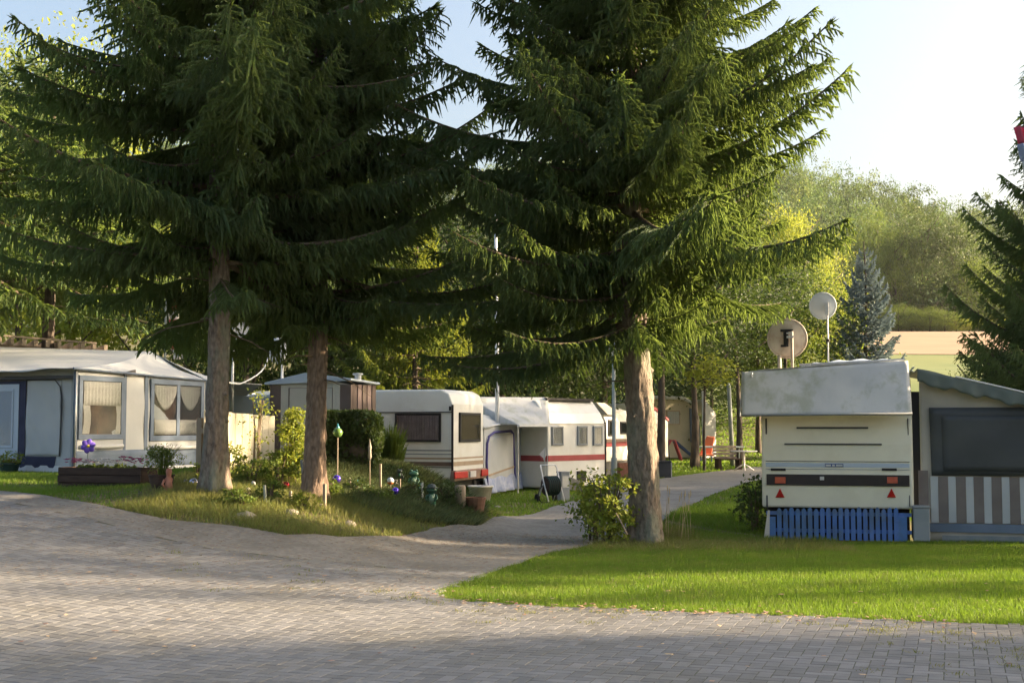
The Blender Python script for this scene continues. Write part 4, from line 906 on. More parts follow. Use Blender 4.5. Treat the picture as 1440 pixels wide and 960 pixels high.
sband('tan_stripe', 643, 645.5, 'tan'); sband('brown_stripe', 649, 655, 'brown'); sband('grey_stripe', 632, 634, 'grey'); sband('grey_stripe', 637.5, 639, 'grey')
zz = FS.uv(600, 656)[1]; MB().box(0.12, -.012, zz-.02, LS-.01, .004, zz).build('sill_rail', M['darkgrey'], t, FS)
MB().box(-.012, -.012, zb, .02, .03, 2.1).build('corner_rail', M['black'], t, FE)
mb = MB(); mb.prism([(-.012, -.012, 2.1), (.02, -.012, 2.1), (.02, .1, 2.36), (.02, .28, ht+.012), (-.012, .28, ht+.012), (-.012, .1, 2.38)], (0, 0, 0.001)) 
a = FS.uv(556, 621); b = FS.uv(620.5, 580.5)
window(t, FS, a[0], a[1], b[0], b[1], curtain_m='curtain_mauve', fw=0.05, glass='glass_dark')
a = FE.uv(645, 621.5); b = FE.uv(674, 580.5); window(t, FE, a[0], a[1], b[0], b[1], curtain_m='curtain', fw=0.06)
pbox(t, FS, 'roof_lamp', 632, 571, 634.5, 577, -.03, 0, M['black'])
# rear bumper
z1 = FE.uv(640, 661)[1]; z0 = FE.uv(640, 676)[1]
bp = MB().prism([(-.06, -.06, z0), (LE+.06, -.06, z0), (LE+.02, -.08, z1), (-.02, -.08, z1)], (0, .12, 0)).build('bumper', M['bumper'], t, FE, bevel=.02)
for a_, b_ in ((634, 652), (672, 681)):
    u0, u1 = FE.u(a_), FE.u(b_); lo = MB().box(u0, -.11, z0+.06, u1, -.07, z1-.03).build('rear_light', M['lamp_red'], bp, FE, bevel=.01)
u0, u1 = FE.u(656), FE.u(664); MB().box(u0, -.105, z0+.06, u1, -.07, z1-.04).build('number_plate', M['flower_w'], bp, FE)
MB().box(0.1, .15, .22, LE-.1, .35, .40).build('chassis_beam', M['black'], t, FE)
for u_ in (0.25, LE-.35): MB().box(u_, .1, 0.0, u_+.1, .25, .42).build('support_leg', M['darkgrey'], t, FE)
for yy in (0.1, LE-.32): MB().tube([(2.4, yy, .31), (2.4, yy+.2, .31)], .31, 20).build('wheel', M['black'], t, FS, bevel=.02)
MB().box(1.0, .9, ht, 1.5, 1.4, ht+.12).build('roof_hatch', M['white'], t, FS, bevel=.03)
MB().box(2.9, .5, ht, 3.1, .9, ht+.1).build('roof_hatch', M['white'], t, FS, bevel=.03)
# ------------------------------------------------------------------ porch awning on the far side of C
LP = 3.05; FPo = Frame(K1.x+ux*LE, K1.y+uy*LE, zc, FE.a)
t = thing('porch_awning', 'small grey porch awning with indigo edged door on the end of the striped caravan', 'awning', FPo)
hr, hl = 1.80, 2.26
zl = FPo.uv(681, 602, 0)[1]; zr = FPo.uv(736, 588, 0)[1]; xr = FPo.u(737)
wn = wnoise(21, 0.03, 4, 2)
MB().grid((0, 0, 0.12), (xr, 0, 0.12), (xr, 0, zr), (0, 0, zl), 40, 20, lambda u, v: (0, wn(u, v)*math.sin(math.pi*u)*.6, 0), thick=.01).build('end_wall', M['canvas'], t, FPo, smooth=True)
MB().grid((0, -.02, zl), (xr+.03, -.02, zr), (0.35, 0.9, 2.05), (0, 0.3, 2.30), 24, 12, lambda u, v: (0, 0, -.10*math.sin(math.pi*v)*(1-u*.5)+.01*math.sin(u*20)), thick=.01).build('gable_panel', M['canvas'], t, FPo, smooth=True)
MB().grid((0, .3, 2.30), (0.35, .9, 2.05), (xr+.02, .02, zr), (xr+.02, 2.2, zr), 12, 16, lambda u, v: (0, 0, -.05*math.sin(math.pi*v)), thick=.01).build('roof_sheet', M['canvas'], t, FPo, smooth=True)
MB().grid((0, .3, 2.30), (xr+.02, 2.2, zr), (xr+.02, 3.6, zr), (0, 3.6, 2.30), 12, 16, thick=.01).build('roof_sheet', M['canvas'], t, FPo, smooth=True)
MB().box(xr-.01, 0, .1, xr, 3.5, zr).build('side_wall', M['canvas'], t, FPo)
MB().tube([(-.02, -.03, zl+.01), (xr+.05, -.03, zr+.01)], .028, 8).build('roof_pole', M['pole_white'], t, FPo, smooth=True)
MB().tube([(xr+.02, -.02, 0.05), (xr+.02, -.02, zr)], .02, 8).build('corner_pole', M['pole_white'], t, FPo, smooth=True)
dl, dr = FPo.u(684), FPo.u(721); z1 = zl-.22; z0 = .14
arch = [(dl+.02, -.022, z0), (dl-.04, -.022, (z0+z1)/2), (dl, -.022, z1-.15), (dl+.12, -.022, z1+.02), (dl+.5, -.022, z1+.12), (dr-.2, -.022, z1+.15), (dr-.03, -.022, z1+.08), (dr, -.022, z1-.2), (dr+.1, -.022, z0+.3), (dr+.14, -.022, z0+.1)]
dd = MB().grid((dl+.02, -.012, z0), (dr+.1, -.012, z0+.1), (dr-.02, -.012, z1+.1), (dl, -.012, z1), 16, 12, lambda u, v: (0, wn(u, v)*.4-.006, 0), thick=.006).build('door', M['canvas'], t, FPo, smooth=True)
MB().tube(arch, .032, 6).build('door_trim', M['violet_trim'], dd, FPo, smooth=True)
MB().grid((dl+.1, -.03, z0+.26), (dr+.05, -.03, z0+.42), (dr+.05, -.03, z0+.47), (dl+.1, -.03, z0+.31), 12, 1, thick=.004).build('door_stripe', M['tan'], dd, FPo)
MB().grid((-.02, -.12, 0.0), (xr+.05, -.12, 0.02), (xr+.02, -.02, .42), (-.0, -.02, .34), 60, 6, lambda u, v: (0, .05*math.sin(u*30)*(1-v), .02*math.sin(u*22)*v), thick=.01).build('skirt', M['skirt_blue'], t, FPo, smooth=True)
# ================================================================== caravan D (red stripe)
FD = Frame.px(770, 33.0, 851, 34.9, -0.02); LD = FD.len
t = thing('caravan', 'white caravan with a wide red stripe and three end windows in patchy sun', 'caravan', FD)
hD = FD.uv(770, 596)[1]; zb = 0.05
Ls = 5.0
mbb = MB(); prof = [(0, 0, zb), (LD, 0, zb), (LD, 0, hD), (LD, .12, hD+.25), (LD-.0, .42, FD.uv(850, 567, .4)[1]), (0, .42, FD.uv(790, 560, .4)[1]), (0, .12, hD+.25), (0, 0, hD)]
# body profile in y-z
MB().prism([(0, 0, zb), (0, 0, hD), (0, .14, hD+.28), (0, .42, hD+.62), (0, Ls-.4, hD+.62), (0, Ls, hD-.1), (0, Ls, zb)], (LD, 0, 0)).build('body', M['white'], t, FD, bevel=.04, seg=3)
zr1, zr0 = FD.uv(772, 636)[1], FD.uv(772, 643)[1]
MB().box(0.01, -.008, zr0-.1, LD-.01, .004, zr1-.08).build('red_stripe', M['red'], t, FD)
MB().box(-.008, .02, zr0-.1, .004, Ls-.1, zr1-.08).build('red_stripe', M['red'], t, FD)
for a_, b_ in ((775.5, 791), (811.5, 825), (833.5, 846)):
    a = FD.uv(a_, 626); b = FD.uv(b_, 597); window(t, FD, a[0], a[1], b[0], FD.uv(a_, 596)[1]-.05, frame_m='grey', curtain_m='lace', fw=.05, glass='foil')
MB().box(.0, -.015, hD-.01, LD, .004, hD+.02).build('seam_trim', M['greige'], t, FD)
MB().box(LD-.03, -.02, zb, LD+.01, .02, hD+.05).build('corner_rail', M['black'], t, FD)
zz = hD+.62
MB().box(.35, .30, zz+.0, LD-.1, .9, zz+.07).build('roof_rack', M['black'], t, FD)
pbox(t, FD, 'service_hatch', 811, 662, 823, 676, -.03, 0, M['black'])
MB().box(.3, .3, 0, .4, .4, .1).build('support_leg', M['darkgrey'], t, FD); MB().box(LD-.4, .3, 0, LD-.3, .4, .1).build('support_leg', M['darkgrey'], t, FD)
for xx in (.1, LD-.3): MB().tube([(xx, 2.5, .31), (xx+.2, 2.5, .31)], .31, 18).build('wheel', M['black'], t, FD)
dr_ = MB().box(-.012, 1.3, .25, .004, 1.95, 1.75).build('door', M['white'], t, FD, bevel=.01); MB().box(-.04, 1.36, 1.0, -.01, 1.42, 1.1).build('handle', M['darkgrey'], dr_, FD)
# grey rain roof over D's left side
t = thing('rain_roof', 'wide grey tarpaulin roof over the left side of the red striped caravan', 'tarpaulin', FD)
zt_, ze = hD+.70, hD-.02
MB().grid((-1.6, -.35, ze), (-.1, -.15, ze), (0.45, .35, zt_), (-1.4, 1.6, zt_), 16, 10, lambda u, v: (0, 0, -.03*math.sin(v*math.pi)), thick=.012).build('roof_sheet', M['tarp'], t, FD, smooth=True)
MB().grid((-1.6, -.35, ze), (-1.4, 1.6, zt_), (-1.4, 5, zt_), (-1.6, 5, ze), 10, 10, thick=.012).build('roof_sheet', M['tarp'], t, FD, smooth=True)
MB().grid((-1.4, 1.6, zt_), (.45, .35, zt_), (.45, 5, zt_), (-1.4, 5, zt_), 10, 10, thick=.012).build('roof_sheet', M['tarp'], t, FD, smooth=True)
MB().box(-1.6, -.40, ze-.05, -.1, -.33, ze-.004).build('edge_batten', M['pole_white'], t, FD)
MB().tube([(-1.57, -.33, 0), (-1.57, -.33, ze)], .02, 6).build('support_pole', M['steel'], t, FD)
MB().box(-1.4, 1.2, 0.0, -.02, 1.24, ze).build('back_wall', M['canvas'], t, FD)
MB().box(-1.4, 1.17, .62, -.02, 1.195, .80).build('red_band', M['red'], t, FD)
MB().box(-1.4, 1.10, .0, -.02, 1.19, .25).build('dark_plinth', M['brown'], t, FD)
# ================================================================== caravan E and tents further back
FEE = Frame.px(852, 42, 886, 44.5, 0.0)
t = thing('caravan', 'small white caravan with brown stripe half hidden behind the nearest spruce trunk', 'caravan', FEE)
hE = FEE.uv(870, 573)[1]; le = FEE.len
MB().prism([(0, 0, .45), (0, 0, hE-.45), (0, .2, hE-.1), (0, .5, hE), (0, 4.6, hE), (0, 4.8, .45)], (le+.4, 0, 0)).build('body', M['white'], t, FEE, bevel=.05)
a = FEE.uv(855, 613); b = FEE.uv(863, 590); window(t, FEE, a[0], a[1], b[0], b[1], cur=False, fw=.05)
a = FEE.uv(872, 610); b = FEE.uv(883, 593); window(t, FEE, a[0], a[1], b[0], b[1], cur=True, fw=.05, curtain_m='curtain')
z = FEE.uv(860, 617)[1]; MB().box(.01, -.01, z-.16, le+.38, .004, z).build('brown_stripe', M['brown'], t, FEE)
MB().box(.01, -.01, .95, le+.38, .004, 1.1).build('red_stripe', M['red'], t, FEE)
MB().box(.1, .1, 0, le+.3, .2, .45).build('skirt', M['darkgrey'], t, FEE)
for xx in (.2, le): MB().tube([(xx, 2.3, .3), (xx+.2, 2.3, .3)], .3, 16).build('wheel', M['black'], t, FEE)
MB().prism([(-.1, -.1, hE-.25), (le*.5, -.1, hE-.25), (le*.3, .3, hE+.15), (-.1, .3, hE+.15)], (0, 2, .02)).build('roof_cover', M['canvas_beige'], t, FEE)
t = thing('brick_planter', 'low terracotta coloured planter below the small white caravan', 'planter', loc=gpt(876, 41.0), rot=.3)
MB().prism([(-.22, -.25, 0), (.22, -.25, 0), (.27, -.3, .48), (-.27, -.3, .48)], (0, .5, 0)).build('planter_body', M['terracotta'], t, bevel=.02)
MB().box(-.24, -.26, .482, .24, .16, .50).build('soil', M['soil'], t)
# beige far tent + white awning
FF = Frame.px(933, 62, 992, 63, 0.1)
t = thing('awning_tent', 'beige far tent with square window seen between the two dark trunks', 'tent', FF)
h = FF.uv(950, 556)[1]; LF = FF.len
mb = MB().prism([(-1.2, 0, 0), (LF*.82, 0, 0), (LF*.82, 0, h*.62), (LF*.72, 0, h*.86), (LF*.5, 0, h*.93), (-1.2, 0, h*.95)], (0, 3.5, 0)).build('tent_body', M['canvas_beige_l'] if 'canvas_beige_l' in M else mat('beige tent cloth', (0.42,0.37,0.26), (0.48,0.42,0.30), scale=2, rough=.9), t, FF, bevel=.04)
a = FF.uv(937, 597); b = FF.uv(956, 577); window(t, FF, a[0], a[1], b[0], b[1], frame_m='tan', cur=True, curtain_m='lace', fw=.05, glass='foil')
arc = [(LF*.0-1, -.03, h*.97), (LF*.45, -.03, h*.96), (LF*.68, -.03, h*.88), (LF*.80, -.03, h*.62), (LF*.84, -.03, h*.2)]
MB().tube(arc, .09, 6).build('roof_edge', M['pole_white'], t, FF, smooth=True)
MB().prism([(LF*.60, -.02, h*.80), (LF*.70, -.02, h*.78), (LF*.84, -.02, h*.25), (LF*.62, -.02, h*.25)], (0, -.04, 0)).build('dark_flap', M['canvas_blue'], t, FF)
t = thing('white_awning', 'white sunlit awning wall beside the far beige tent', 'awning', Frame(FF.o.x+LF*.84, FF.o.y+.1, .1, FF.a+.5))
MB().prism([(0, 0, 0), (1.1, 0, 0), (1.1, 0, h*.72), (.0, 0, h*.92)], (0, .08, 0)).build('wall', M['canvas_roof'], t)
MB().prism([(0, .08, h*.92), (1.1, .08, h*.72), (1.15, 1.6, h*.70), (.05, 1.6, h*.90)], (0, 0, .05)).build('roof_sheet', M['canvas_roof'], t)
# red roofed hut peeking right of the trunk
FH = Frame.px(912, 50, 934, 51, 0)
t = thing('caravan', 'white caravan with dark awning lamp and reddish roof edge behind the nearest trunk', 'caravan', FH)
MB().prism([(-.5, 0, .4), (FH.len+.3, 0, .4), (FH.len+.3, 0, 1.9), (FH.len*.4, 0, 2.35), (-.5, 0, 2.5)], (0, 4, 0)).build('body', M['white'], t, FH, bevel=.04)
MB().prism([(-.5, -.04, 2.5), (FH.len*.4, -.04, 2.36), (FH.len+.3, -.04, 1.92), (FH.len+.3, -.04, 1.82), (FH.len*.4, -.04, 2.25), (-.5, -.04, 2.4)], (0, .05, 0)).build('red_trim', M['red'], t, FH)
window(t, FH, .1, 1.25, .55, 1.75, cur=False, fw=.05)
MB().box(0, .2, 0, FH.len, .3, .4).build('skirt', M['darkgrey'], t, FH)
# ================================================================== left awning tent
zg = tz(-7.6, 22.3)
FL = Frame.px(-90, 23.6, 104, 22.3, zg)       # left front wall
FR2 = Frame.px(104, 22.0, 290, 25.6, zg)      # right wall, receding
t = thing('awning_tent', 'big pale grey awning tent with blue edged curtained windows behind the flower box', 'awning', FR2)
def q2(px, py, off=0): return FR2.uv(px, py, off)
def ql(px, py, off=0): return FL.uv(px, py, off)
LR = FR2.len; zeL = q2(104, 517)[1]; zeR = q2(290, 535)[1]
wn = wnoise(31, .018, 4, 3)
MB().grid((0, 0, 0.03), (LR, 0, 0.03), (LR, 0, zeR), (0, 0, zeL), 50, 20, lambda u, v: (0, wn(u, v)*math.sin(math.pi*u), 0), thick=.012).build('side_wall', M['canvas'], t, FR2, smooth=True)
LLn = FL.len; zfl = ql(0, 530)[1]
MB().grid((0, 0, 0.03), (LLn-.02, 0, 0.03), (LLn-.02, 0, zfl+.12), (0, 0, zfl+.1), 60, 20, lambda u, v: (0, wn(u, v)+.006*math.sin(u*30+v*20), 0), thick=.012).build('front_wall', M['canvas'], t, FL, smooth=True)
# roof
def wp(px, py, Y): return at(px, py, Y)
pk = wp(212, 494, 27.0); pl_ = wp(-60, 486, 26.6); e0 = wp(-90, 529, 23.35); e1 = wp(104, 516, 21.85); e2 = wp(291, 534, 25.55)
rn = wnoise(33, .02, 5, 3)
ident = Frame(0, 0, 0, 0)
MB().grid(e0, e1, pk, pl_, 40, 14, lambda u, v: (0, 0, -.10*math.sin(math.pi*v)+rn(u, v)*(1-v)), thick=.015).build('roof_sheet', M['canvas_roof'], t, ident, smooth=True)
MB().grid(e1, e2, pk+Vector((.05,0,-.01)), pk, 30, 14, lambda u, v: (0, 0, -.07*math.sin(math.pi*v)+rn(u, v)*(1-v)), thick=.015).build('roof_sheet', M['canvas_roof'], t, ident, smooth=True)
MB().grid(pl_, pk, pk+Vector((1.2,3,-1.0)), pl_+Vector((0,3,-.9)), 10, 6, thick=.015).build('roof_sheet', M['canvas_roof'], t, ident)
MB().grid(e2, e2+Vector((.6,2.6,0)), pk+Vector((1.2,3,-1.0)), pk, 8, 8, thick=.015).build('roof_sheet', M['canvas_roof'], t, ident)
MB().grid((LR, .02, .03), (LR, 3, .03), (LR, 3, zeR), (LR, .02, zeR), 6, 6, thick=.01).build('end_wall', M['canvas'], t, FR2)
MB().tube([e1+Vector((0,-.02,-.02)), e2+Vector((0,-.02,-.01))], .02, 6).build('eave_pole', M['canvas_blue'], t, ident)
MB().tube([(LR+.01, -.02, 0), (LR+.01, -.02, zeR)], .03, 8).build('corner_pole', M['bluewhite'], t, FR2, smooth=True)
a = ql(-90, 532); 
MB().box(0, -.10, zfl-.06, LLn+.12, -.02, zfl).build('fascia_rail', M['darkgrey'], t, FL, bevel=.01)
# corner column with pole
MB().tube([(0.02, -.03, 0), (0.02, -.03, zeL)], .018, 8).build('corner_pole', M['steel'], t, FR2, smooth=True)
# door on left front wall
x0, x1 = ql(38, 600)[0], ql(86, 600)[0]; z0, z1 = ql(60, 641)[1], ql(60, 534)[1]
dn = wnoise(35, .01, 4, 4)
dr_ = MB().grid((x0, -.02, z0), (x1, -.02, z0), (x1, -.02, z1), (x0, -.02, z1), 24, 24, lambda u, v: (0, dn(u, v)+.012*math.sin(u*5+v*9), 0), thick=.008).build('door', M['canvas'], t, FL, smooth=True)
MB().tube([(x1, -.03, z0), (x1+.02, -.03, (z0+z1)/2), (x1+.03, -.03, z1-.35), (x1-.02, -.03, z1-.12), (x1-.14, -.03, z1), (x0, -.03, z1)], .012, 6).build('door_zip', M['darkgrey'], dr_, FL)
a = ql(28, 664); b = ql(80, 642); MB().prism([(a[0]-.1, -.03, a[1]), (b[0]-.05, -.03, a[1]+.04), (b[0], -.03, b[1]), (a[0]+.06, -.03, b[1])], (0, .012, 0)).build('dark_skirt', M['navy'], t, FL)
MB().grid((0, -.12, 0), (LLn, -.1, 0), (LLn, -.025, .16), (0, -.025, .16), 40, 3, lambda u, v: (0, .02*math.sin(u*60), 0), thick=.006).build('mud_flap', M['canvas_roof'], t, FL)
# left window with dark surround
a = ql(-70, 657); b = ql(38, 535); MB().box(a[0], -.022, ql(30, 655)[1]-.25, b[0], -.004, b[1]).build('window_surround', M['navy'], t, FL)
a = ql(-62, 637); b = ql(29, 540)
sur = MB().box(a[0], -.035, a[1]-.35, b[0], -.024, b[1]).build('window_panel', M['bluewhite'], t, FL)
a2 = ql(-55, 629); b2 = ql(22, 547)
w_ = window(t, FL, a2[0], a2[1], b2[0], b2[1], frame_m='bluewhite', cur=False, glass='foil', fw=.04, proud=.05)
MB().grid((a2[0]+.05, -.02, a2[1]+.35), (b2[0]-.05, -.02, a2[1]+.35), (b2[0]-.05, -.02, b2[1]-.05), (a2[0]+.05, -.02, b2[1]-.05), 20, 20, lambda u, v: (0, .01*math.sin(v*50+u*3), 0)).build('blind', M['lace'], w_, FL, smooth=True)
# windows of the right wall
def awin(px0, px1, py0t, py0b, pos_y, cur, mid=None):
    x0, x1 = q2(px0, 600)[0], q2(px1, 600)[0]; zt_ = q2(px0, py0t)[1]; zb_ = q2(px0, py0b)[1]
    wf = window(t, FR2, x0, zb_, x1, zt_, frame_m='canvas_blue', cur=False, glass='foil', fw=.09, proud=.03, split=mid)
    return wf, x0, x1, zb_, zt_
wf, x0, x1, zb_, zt_ = awin(109, 173, 527, 618, 0, 1)
n = 12
MB().grid((x0+.12, -.022, zt_-.52), (x1-.10, -.022, zt_-.52), (x1-.1, -.022, zt_-.1), (x0+.12, -.022, zt_-.1), 50, 3, lambda u, v: (0, .004*math.sin(u*70), .0), thick=.003).build('curtain', M['lace'], wf, FR2, smooth=True)
for xa, xb in ((x0+.1, x0+.28), (x1-.24, x1-.1)): MB().grid((xa, -.018, zb_+.1), (xb, -.018, zb_+.1), (xb, -.018, zt_-.5), (xa, -.018, zt_-.5), 12, 3, lambda u, v: (.04*math.sin(v*3), .003*math.sin(u*25), 0)).build('curtain', M['lace'], wf, FR2, smooth=True)
MB().box(x0+.5, -.016, zb_+.10, x1-.7, -.010, zb_+.17).build('window_plants', M['terracotta'], wf, FR2)
def rolled(x0, x1, z): MB().tube([(x0+.05, -.04, z), ((x0+x1)/2, -.055, z-.015), (x1-.05, -.04, z)], .035, 8).build('rolled_blind', M['canvas_roof'], t, FR2, smooth=True)
rolled(x0, x1, zb_-.12)
MB().box(x0-.12, -.012, .12, x0-.02, 0, zt_+.06).build('blue_trim', M['canvas_blue'], t, FR2)
MB().box(x1+.0, -.012, .12, x1+.07, 0, zt_+.06).build('blue_trim', M['canvas_blue'], t, FR2)
x0b, x1b = q2(210, 600)[0], q2(285, 600)[0]; ztb = q2(210, 532)[1]; zbb = q2(210, 620)[1]; xm = q2(249, 600)[0]
wf = window(t, FR2, x0b, zbb, x1b, ztb, frame_m='canvas_blue', cur=False, glass='foil', fw=.10, proud=.03, split=xm)
for xa, xb in ((x0b+.12, xm-.06), (xm+.06, x1b-.12)):
    MB().grid((xa, -.021, ztb-.46), (xb, -.021, ztb-.46), (xb, -.021, ztb-.12), (xa, -.021, ztb-.12), 30, 8, lambda u, v: (0, .004*math.sin(u*50), (1-v)*(.34*(2*u-1)**2-.12)), thick=.003).build('curtain', M['lace'], wf, FR2, smooth=True)
    MB().grid((xa, -.022, zbb+.12), (xb, -.022, zbb+.12), (xb, -.022, zbb+.40), (xa, -.022, zbb+.40), 40, 3, lambda u, v: (0, .003*math.sin(u*90), 0), thick=.003).build('half_curtain', M['lace'], wf, FR2, smooth=True)
rolled(x0b, x1b, zbb-.12)
MB().box(x0b-.16, -.012, .12, x0b-.06, 0, ztb+.1).build('blue_trim', M['canvas_blue'], t, FR2)
MB().grid((x0-.1, -.014, .05), (LR-.02, -.014, .05), (LR-.02, -.014, .42), (x0-.1, -.014, .42), 40, 4, lambda u, v: (0, -.006-.006*math.sin(u*37), 0), thick=.006).build('blue_skirt', M['canvas_blue'], t, FR2, smooth=True)
MB().grid((0, -.10, -.02), (LR, -.10, -.02), (LR, -.03, .10), (0, -.03, .10), 40, 3, lambda u, v: (0, .02*math.sin(u*50), 0), thick=.006).build('mud_flap', M['canvas_roof'], t, FR2, smooth=True)
a = q2(170, 527); b = q2(186, 522); MB().prism([(a[0], -.03, a[1]), (b[0], -.03, a[1]), (b[0], -.03, b[1]+.03), (a[0]+.1, -.03, b[1]-.02)], (0, -.05, 0)).build('vent_hood', M['darkgrey'], t, FR2)
# pergola rafters behind the tent roof
p0, p1 = wp(-60, 473, 28.2), wp(152, 489, 29.6)
t = thing('pergola', 'wooden pergola beams and rafters showing above the pale tent roof', 'pergola', loc=(p0.x, p0.y, tz(p0.x, p0.y)), rot=math.atan2(p1.y-p0.y, p1.x-p0.x))
zt_ = p0.z-FR[t.name].o.z; dz_ = (p1.z-p0.z); Lp = math.hypot(p1.x-p0.x, p1.y-p0.y)
MB().prism([(0, 0, zt_-.22), (Lp, 0, zt_-.22+dz_), (Lp, 0, zt_-.10+dz_), (0, 0, zt_-.10)], (0, .08, 0)).build('beam', M['wood'], t)
MB().prism([(0, 2, zt_-.22), (Lp, 2, zt_-.22+dz_), (Lp, 2, zt_-.10+dz_), (0, 2, zt_-.10)], (0, .08, 0)).build('beam', M['wood'], t)
for k in range(13):
    x = .1+k*(Lp-.2)/12; z = zt_-.10+dz_*x/Lp; MB().box(x-.04, -.35, z, x+.04, 2.4, z+.14).build('rafter', M['wood'], t)
MB().prism([(0, -.36, zt_+.06), (Lp-.3, -.36, zt_+.06+dz_), (Lp-.3, -.36, zt_+.10+dz_), (0, -.36, zt_+.10)], (0, .1, 0)).build('batten', M['wood'], t)
for x in (.1, Lp/2, Lp-.1): MB().box(x-.05, 0, 0, x+.05, .08, zt_-.2+dz_*x/Lp).build('post', M['wood'], t)
# ------------------------------------------------------------------ pale blue caravan roof behind the fence
FBW = Frame.px(312, 29.5, 384, 29.0, .3)
t = thing('caravan', 'pale blue grey caravan box with small roof vent behind the cream fence', 'caravan', FBW)
hb = FBW.uv(350, 554)[1]
MB().box(-1.6, 0, .4, FBW.len+.3, 2.0, hb).build('body', M['bluewhite'], t, FBW, bevel=.05)
a = FBW.u(334, 1); MB().box(a, .8, hb, a+.45, 1.2, hb+.05).build('roof_vent', M['white'], t, FBW, bevel=.03)
MB().box(-1.5, .1, .0, FBW.len+.2, .2, .4).build('skirt', M['darkgrey'], t, FBW)
# ------------------------------------------------------------------ shed
FSh = Frame.px(380, 27.0, 493, 26.4, .45)
zs = FSh.o.z
t = thing('garden_shed', 'metal garden shed with greige doors, brown corners and shallow pale gable roof', 'shed', FSh)
W_ = FSh.len; D_ = 1.25; zw = FSh.uv(440, 541)[1]
MB().box(.02, .02, 0, W_-.02, D_, zw).build('wall', M['greige'], t, FSh)
FSr = Frame(*FSh.world([(W_, 0, 0)])[0][:3], FSh.a+R(62))
DR = 0.62
# make the shed body follow the visible right side
MB().prism([(.0, .0, 0), (W_, 0, 0), tuple(FSh.local(FSr.world([(DR, 0, 0)]))[0]), tuple(FSh.local(FSr.world([(DR, 1.5, 0)]))[0]), (.6, 1.8, 0)], (0, 0, zw)).build('wall', M['pinkmetal'], t, FSh)
def fp(x0, x1, z0, z1, m, pr, name): MB().box(x0, -pr, z0, x1, -.001, z1).build(name, M[m], t, FSh, bevel=.004)
xa = FSh.u(395); xb = FSh.u(478)
fp(0, xa, 0, zw, 'brownmetal', .012, 'corner_panel'); fp(xb, W_, 0, zw, 'brownmetal', .012, 'corner_panel')
fp(xa, FSh.u(406), 0, zw, 'greige', .02, 'door_post'); fp(FSh.u(468), xb, 0, zw, 'greige', .02, 'door_post')
fp(FSh.u(407), FSh.u(437)-.005, .05, zw-.07, 'greige', .014, 'door'); fp(FSh.u(437)+.005, FSh.u(467), .05, zw-.07, 'greige', .014, 'door')
MB().box(FSh.u(406), -.022, zw-.06, FSh.u(468), -.001, zw).build('door_lintel', M['greige'], t, FSh)
MB().box(FSh.u(406), -.03, 0, FSh.u(406)+.015, -.001, zw-.06).build('door_seam', M['brownmetal'], t, FSh)
for k in range(5):
    x = .05+k*DR/5; MB().box(x, -.018, 0, x+.095, -.001, zw).build('side_panel', M['pinkmetal'] if k % 2 else M['brownmetal'], t, FSr, bevel=.004)
MB().box(-.01, -.025, 0, .04, .01, zw).build('corner_post', M['brownmetal'], t, FSr)
ap = FSh.uv(432, 527); el = FSh.uv(375, 541); er = FSr.uv(533, 541)
pr_ = FSh.local(FSr.world([(DR+.08, -.08, er[1])]))[0]; pl2 = (el[0], -.1, el[1]); pc = (W_+.05, -.1, FSh.uv(493, 535)[1]); pa2 = (ap[0], -.1, ap[1])
MB().prism([pl2, pa2, pc, tuple(pr_), (pr_[0]-.9, pr_[1]+1.4, pr_[2]), (el[0]+.4, 1.9, el[1])], (0, 0, .045)).build('roof', M['steel'] if 0 else M['bluewhite'], t, FSh, bevel=.006)
MB().prism([(.02, .0, zw), (W_-.02, 0, zw), (ap[0], 0, ap[1]-.02)], (0, .03, 0)).build('gable', M['greige'], t, FSh)
cv = FSr.uv(487.5, 527, 0); MB().lathe([(.07, 0), (.07, .10), (.11, .11), (.11, .14), (0.01, .15)], 12).build('roof_vent_pipe', M['steel'], t, loc=(FSh.u(488), .5, FSh.uv(488, 533)[1]))
# pole with dish and cable by the shed
p = at(384, 541, 26); t = thing('dish_pole', 'pale pole with small dish behind the left corner of the shed', 'pole', loc=(p.x, p.y+1.0, tz(p.x, p.y)), rot=0)
p2 = at(384, 503, 27); h_ = p2.z-FR[t.name].o.z
MB().tube([(0, 0, 0), (0, 0, h_)], .028, 8).build('pole', M['pole_white'], t, smooth=True)
V = []; n = 20
mb = MB(); prof = [(0.001, -.05), (.12, -.045), (.22, -.02), (.28, .0), (.28, .008), (.22, -.01), (.12, -.035), (0.001, -.04)]
mb.lathe(prof, 20); mb.v = [(x*.7-.1, z*1.0, y+h_+.15) for x, y, z in mb.v]; mb.build('dish', M['dish_grey'], t, smooth=True)
c0, c1 = at(377, 503, 26.9), at(318, 538, 24.5)
o_ = FR[t.name].o; pts = [(c0+(c1-c0)*u_+Vector((.05*math.sin(u_*9), 0, -.28*math.sin(math.pi*u_)*(1-.3*u_)))) for u_ in np.linspace(0, 1, 14)]
cb = tag(MB().tube([tuple(q) for q in pts], .014, 6).build('cable', M['pole_white'], smooth=True), 'thin white cable sagging from the dish pole towards the left spruce trunk', 'cable')
t, hz, r = dish('large white dish partly hidden behind the left grey spruce trunk', 328, 455, 22, 27.5, M['dish_grey'], base_py=560, tilt=15)
MB().tube([(0, -.14, -.8), (0, -.14, hz)], .03, 8).build('mast', M['steel'], t, smooth=True)
MB().box(-.05, -.17, hz-.1, .05, -.08, hz+.1).build('clamp', M['steel'], t)
